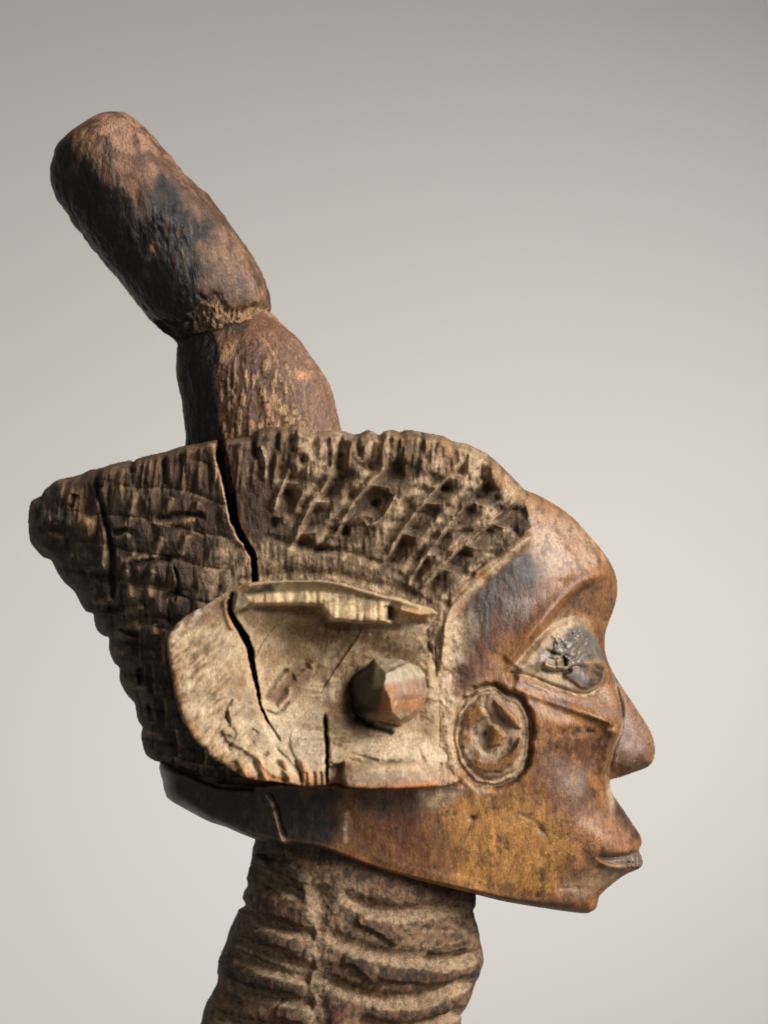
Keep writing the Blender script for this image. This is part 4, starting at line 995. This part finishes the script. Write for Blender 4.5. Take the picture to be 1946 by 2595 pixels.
def upper(V, p3, n0):
    x, y, z = V.T; fr = z > 0
    nA = fbm3(p3, 110, 4, 1); nB = fbm3(p3, 36, 4, 2, (1, 1, 1.6)); nC = fbm3(p3, 10, 4, 3, (1, 1, 5)); nD = fbm3(p3, 13, 3, 4)
    d = 7 * nA + 5 * np.abs(nB) + .8 * nC + .5 * nD
    c = np.tile(lin(100,74,50), (len(x), 1)) * (1 + .3 * nB[:, None])
    c = vmix(c, sst(-.1, .6, nA + .3 * nB), lin(74,48,34))
    pink = 1.3 * bl(x, y, 285, 330, 110, 80, 30, .25 * nB) + bl(x, y, 400, 400, 50, 130, -38, .25 * nB) + .8 * bl(x, y, 560, 600, 40, 120, -35, .3 * nB)
    c = vmix(c, .85 * pink, lin(146,108,84))
    c = vmix(c, .9 * bl(x, y, 328, 480, 30, 64, 0, .5 * nC), lin(148,98,58))
    # sooty stain and painted-in shade along the back, with patches
    t = (x - 215) * .83 - (y - 315) * .55      # distance across the shaft
    al = (x - 215) * .55 + (y - 315) * .83
    soot_shade = 1 - sst(-28, 14, t - np.interp(al, [0, 90, 200, 300, 420, 560], [-58, -40, 0, 30, 46, 40]) + 34 * nB + 22 * nA)
    soot_shade = np.maximum(soot_shade, .9 * bl(x, y, 430, 500, 45, 40, 0, .4 * nB) + .8 * bl(x, y, 460, 610, 60, 90, -30, .4 * nB) + .85 * bl(x, y, 520, 585, 30, 30, 0, .3 * nD) + .7 * bl(x, y, 400, 560, 70, 110, -30, .5 * nB))
    c = vmix(c, .98 * soot_shade, lin(22,19,16))
    nG = fbm3(p3, 22, 5, 14, (1, 1, 2.2)); c = vmix(c, .75 * sst(.0, .5, nG + .3 * nA) * (1 - soot_shade), lin(66,46,34)); c = vmix(c, .5 * sst(.1, .6, -nG) * (1 - soot_shade), lin(150,114,86)); c = vmix(c, soot_shade * .5 * sst(.25, .7, nB + .3 * nC), lin(66,46,34))
    st = fr * sst(.2, .7, nC) * (bl(x, y, 395, 590, 16, 70, -6) + .5 * bl(x, y, 480, 620, 60, 110, 0))
    c = vmix(c, .75 * st, lin(150,112,76)); d = d - 2 * st
    sh = bl(x, y, 604, 704, 46, 52, -30, .2 * nB, 3); c = vmix(c, .5 * sh, lin(112,84,70))  # highlight on the shaft painted in as a paler patch
    # torn fibres at the lower edge
    ye = np.interp(x, [p[0] for p in JL], [p[1] for p in JL]); m = sst(-30, -14, y - ye + 22 * nB + 8 * nD) * fr
    ml = .12 + .88 * sst(470, 520, x + 16 * nB)
    c = vmix(c, .8 * m * ml, lin(160,126,92)); c = vmix(c, m * .85 * sst(-.1, .35, nD + .5 * nC), lin(64,46,34))
    d = d - 12 * m + 7 * m * nC + 9 * m * nB - 9 * np.exp(-((y - ye + 44) / 9) ** 2) * fr * sst(.0, .4, nB) 
    rough = .42 + .08 * nB + .35 * m - .22 * sh - .04 * soot_shade
    return d, c, np.clip(rough, .25, .9)
def lower(V, p3, n0):
    x, y, z = V.T; fr = z > 0
    nA = fbm3(p3, 110, 4, 5); nB = fbm3(p3, 34, 4, 6, (1, 1, 2)); nC = fbm3(p3, 9, 4, 7, (1, 1, 5)); nD = fbm3(p3, 7, 3, 8)
    d = 5 * nA + 3.2 * nB + 1.6 * nC + 1.0 * nD
    c = np.tile(lin(106,72,50), (len(x), 1)) * (1 + .3 * nB[:, None])
    c = vmix(c, sst(-.1, .6, nA), lin(80,50,36))
    dust = sst(-.05, .35, nC + .5 * nB) * sst(860, 960, y + 40 * nB) * sst(545, 575, x + 8 * nB) * (1 - .6 * sst(760, 820, x))
    c = vmix(c, .8 * dust, lin(172,138,100)); d = d + 1.8 * dust
    c = vmix(c, .8 * sst(.1, .6, nD) * sst(900, 1000, y) * sst(560, 600, x), lin(58,42,32))
    pk = sst(700, 780, x - .3 * (y - 950)); c = vmix(c, .6 * pk, lin(134,100,80))
    c = vmix(c, .8 * bl(x, y, 770, 955, 16, 12, 10, .2 * nD), lin(190,140,100))
    soot_shade = 1 - sst(548, 566, x + .02 * (y - 1000) + 26 * nB); soot_shade = np.maximum(soot_shade, .8 * (1 - sst(840, 880, y - .1 * (x - 600) + 20 * nB)) * (1 - sst(600, 660, x)))  # dark left side: sooty stain with shade painted in
    c = vmix(c, .97 * soot_shade, lin(20,18,16)); c = vmix(c, soot_shade * .35 * sst(.3, .7, nC), lin(70,50,36))
    ye = np.interp(x, [p[0] for p in JL], [p[1] for p in JL])
    m = (1 - sst(4, 12, y - ye + 26 * nB + 8 * nD - 2)) * fr * sst(500, 540, x)
    c = vmix(c, .8 * m, lin(164,130,94)); d = d + 6 * m
    rough = .44 + .1 * nB + .25 * dust - .08 * pk
    return d, c, np.clip(rough, .3, .9)
UL = [(207,318),(190,328),(165,346),(142,376),(129,425),(138,482),(176,545),(235,625),(293,695),(345,765),(400,828),(436,862),(452,876),(470,872),(520,850)]
UR = [(232,300),(250,290),(276,284),(318,292),(356,318),(398,362),(450,420),(512,487),(582,572),(642,655),(672,718),(684,770),(683,792),(664,800),(620,815)]
LL = [(520,840),(476,846),(456,862),(450,885),(447,925),(451,965),(463,1010),(470,1070),(474,1120),(478,1180),(480,1250)]
LR = [(620,790),(664,786),(688,798),(712,818),(757,860),(800,915),(830,970),(850,1035),(866,1095),(876,1160),(880,1250)]
cr = crest('crest_shaft', LL, LR, 210, 380, lower, 'thick lower stage of the crest rising from the hair cap', ROOT, .9)
crest('crest_tip', UL, UR, 290, 380, upper, 'rounded upper stage of the crest, sooty and darkened with painted shade along the back', cr, .95)

# ------------------------------------------------------------------ WALL
def wall():
    me = bpy.data.meshes.new('wall')
    n = 24; xs = np.linspace(-2.5, 2.5, n); zs = np.linspace(-2.0, 2.0, n)
    X, Z = np.meshgrid(xs, zs, indexing='ij'); V = np.stack([X.ravel(), np.full(X.size, 0.0), Z.ravel()], 1)
    i = np.arange(n - 1)[:, None]; j = np.arange(n - 1)[None]; a = i * n + j
    F = np.stack([a, a + n, a + n + 1, a + 1], -1).reshape(-1, 4)
    me.from_pydata(V.tolist(), [], F.tolist()); me.update()
    m = bpy.data.materials.new('plaster'); m.use_nodes = True; N = m.node_tree.nodes; L = m.node_tree.links
    b = N['Principled BSDF']; b.inputs['Roughness'].default_value = .9; b.inputs['Specular IOR Level'].default_value = .2
    tc = N.new('ShaderNodeTexCoord'); no = N.new('ShaderNodeTexNoise'); no.inputs['Scale'].default_value = 7; no.inputs['Detail'].default_value = 5
    L.new(tc.outputs['Object'], no.inputs['Vector'])
    cr_ = N.new('ShaderNodeValToRGB'); cr_.color_ramp.elements[0].color = (.60, .573, .525, 1); cr_.color_ramp.elements[1].color = (.63, .603, .555, 1)
    L.new(no.outputs[0], cr_.inputs[0]); L.new(cr_.outputs[0], b.inputs['Base Color'])
    n2_ = N.new('ShaderNodeTexNoise'); n2_.inputs['Scale'].default_value = 260; n2_.inputs['Detail'].default_value = 4
    L.new(tc.outputs['Object'], n2_.inputs['Vector'])
    bp = N.new('ShaderNodeBump'); bp.inputs['Strength'].default_value = .08; bp.inputs['Distance'].default_value = .001
    L.new(n2_.outputs[0], bp.inputs['Height']); L.new(bp.outputs[0], b.inputs['Normal'])
    me.materials.append(m)
    o = bpy.data.objects.new('wall', me); COLL.objects.link(o); o.location = (0, 0.90, 0); o['kind'] = 'structure'
wall()
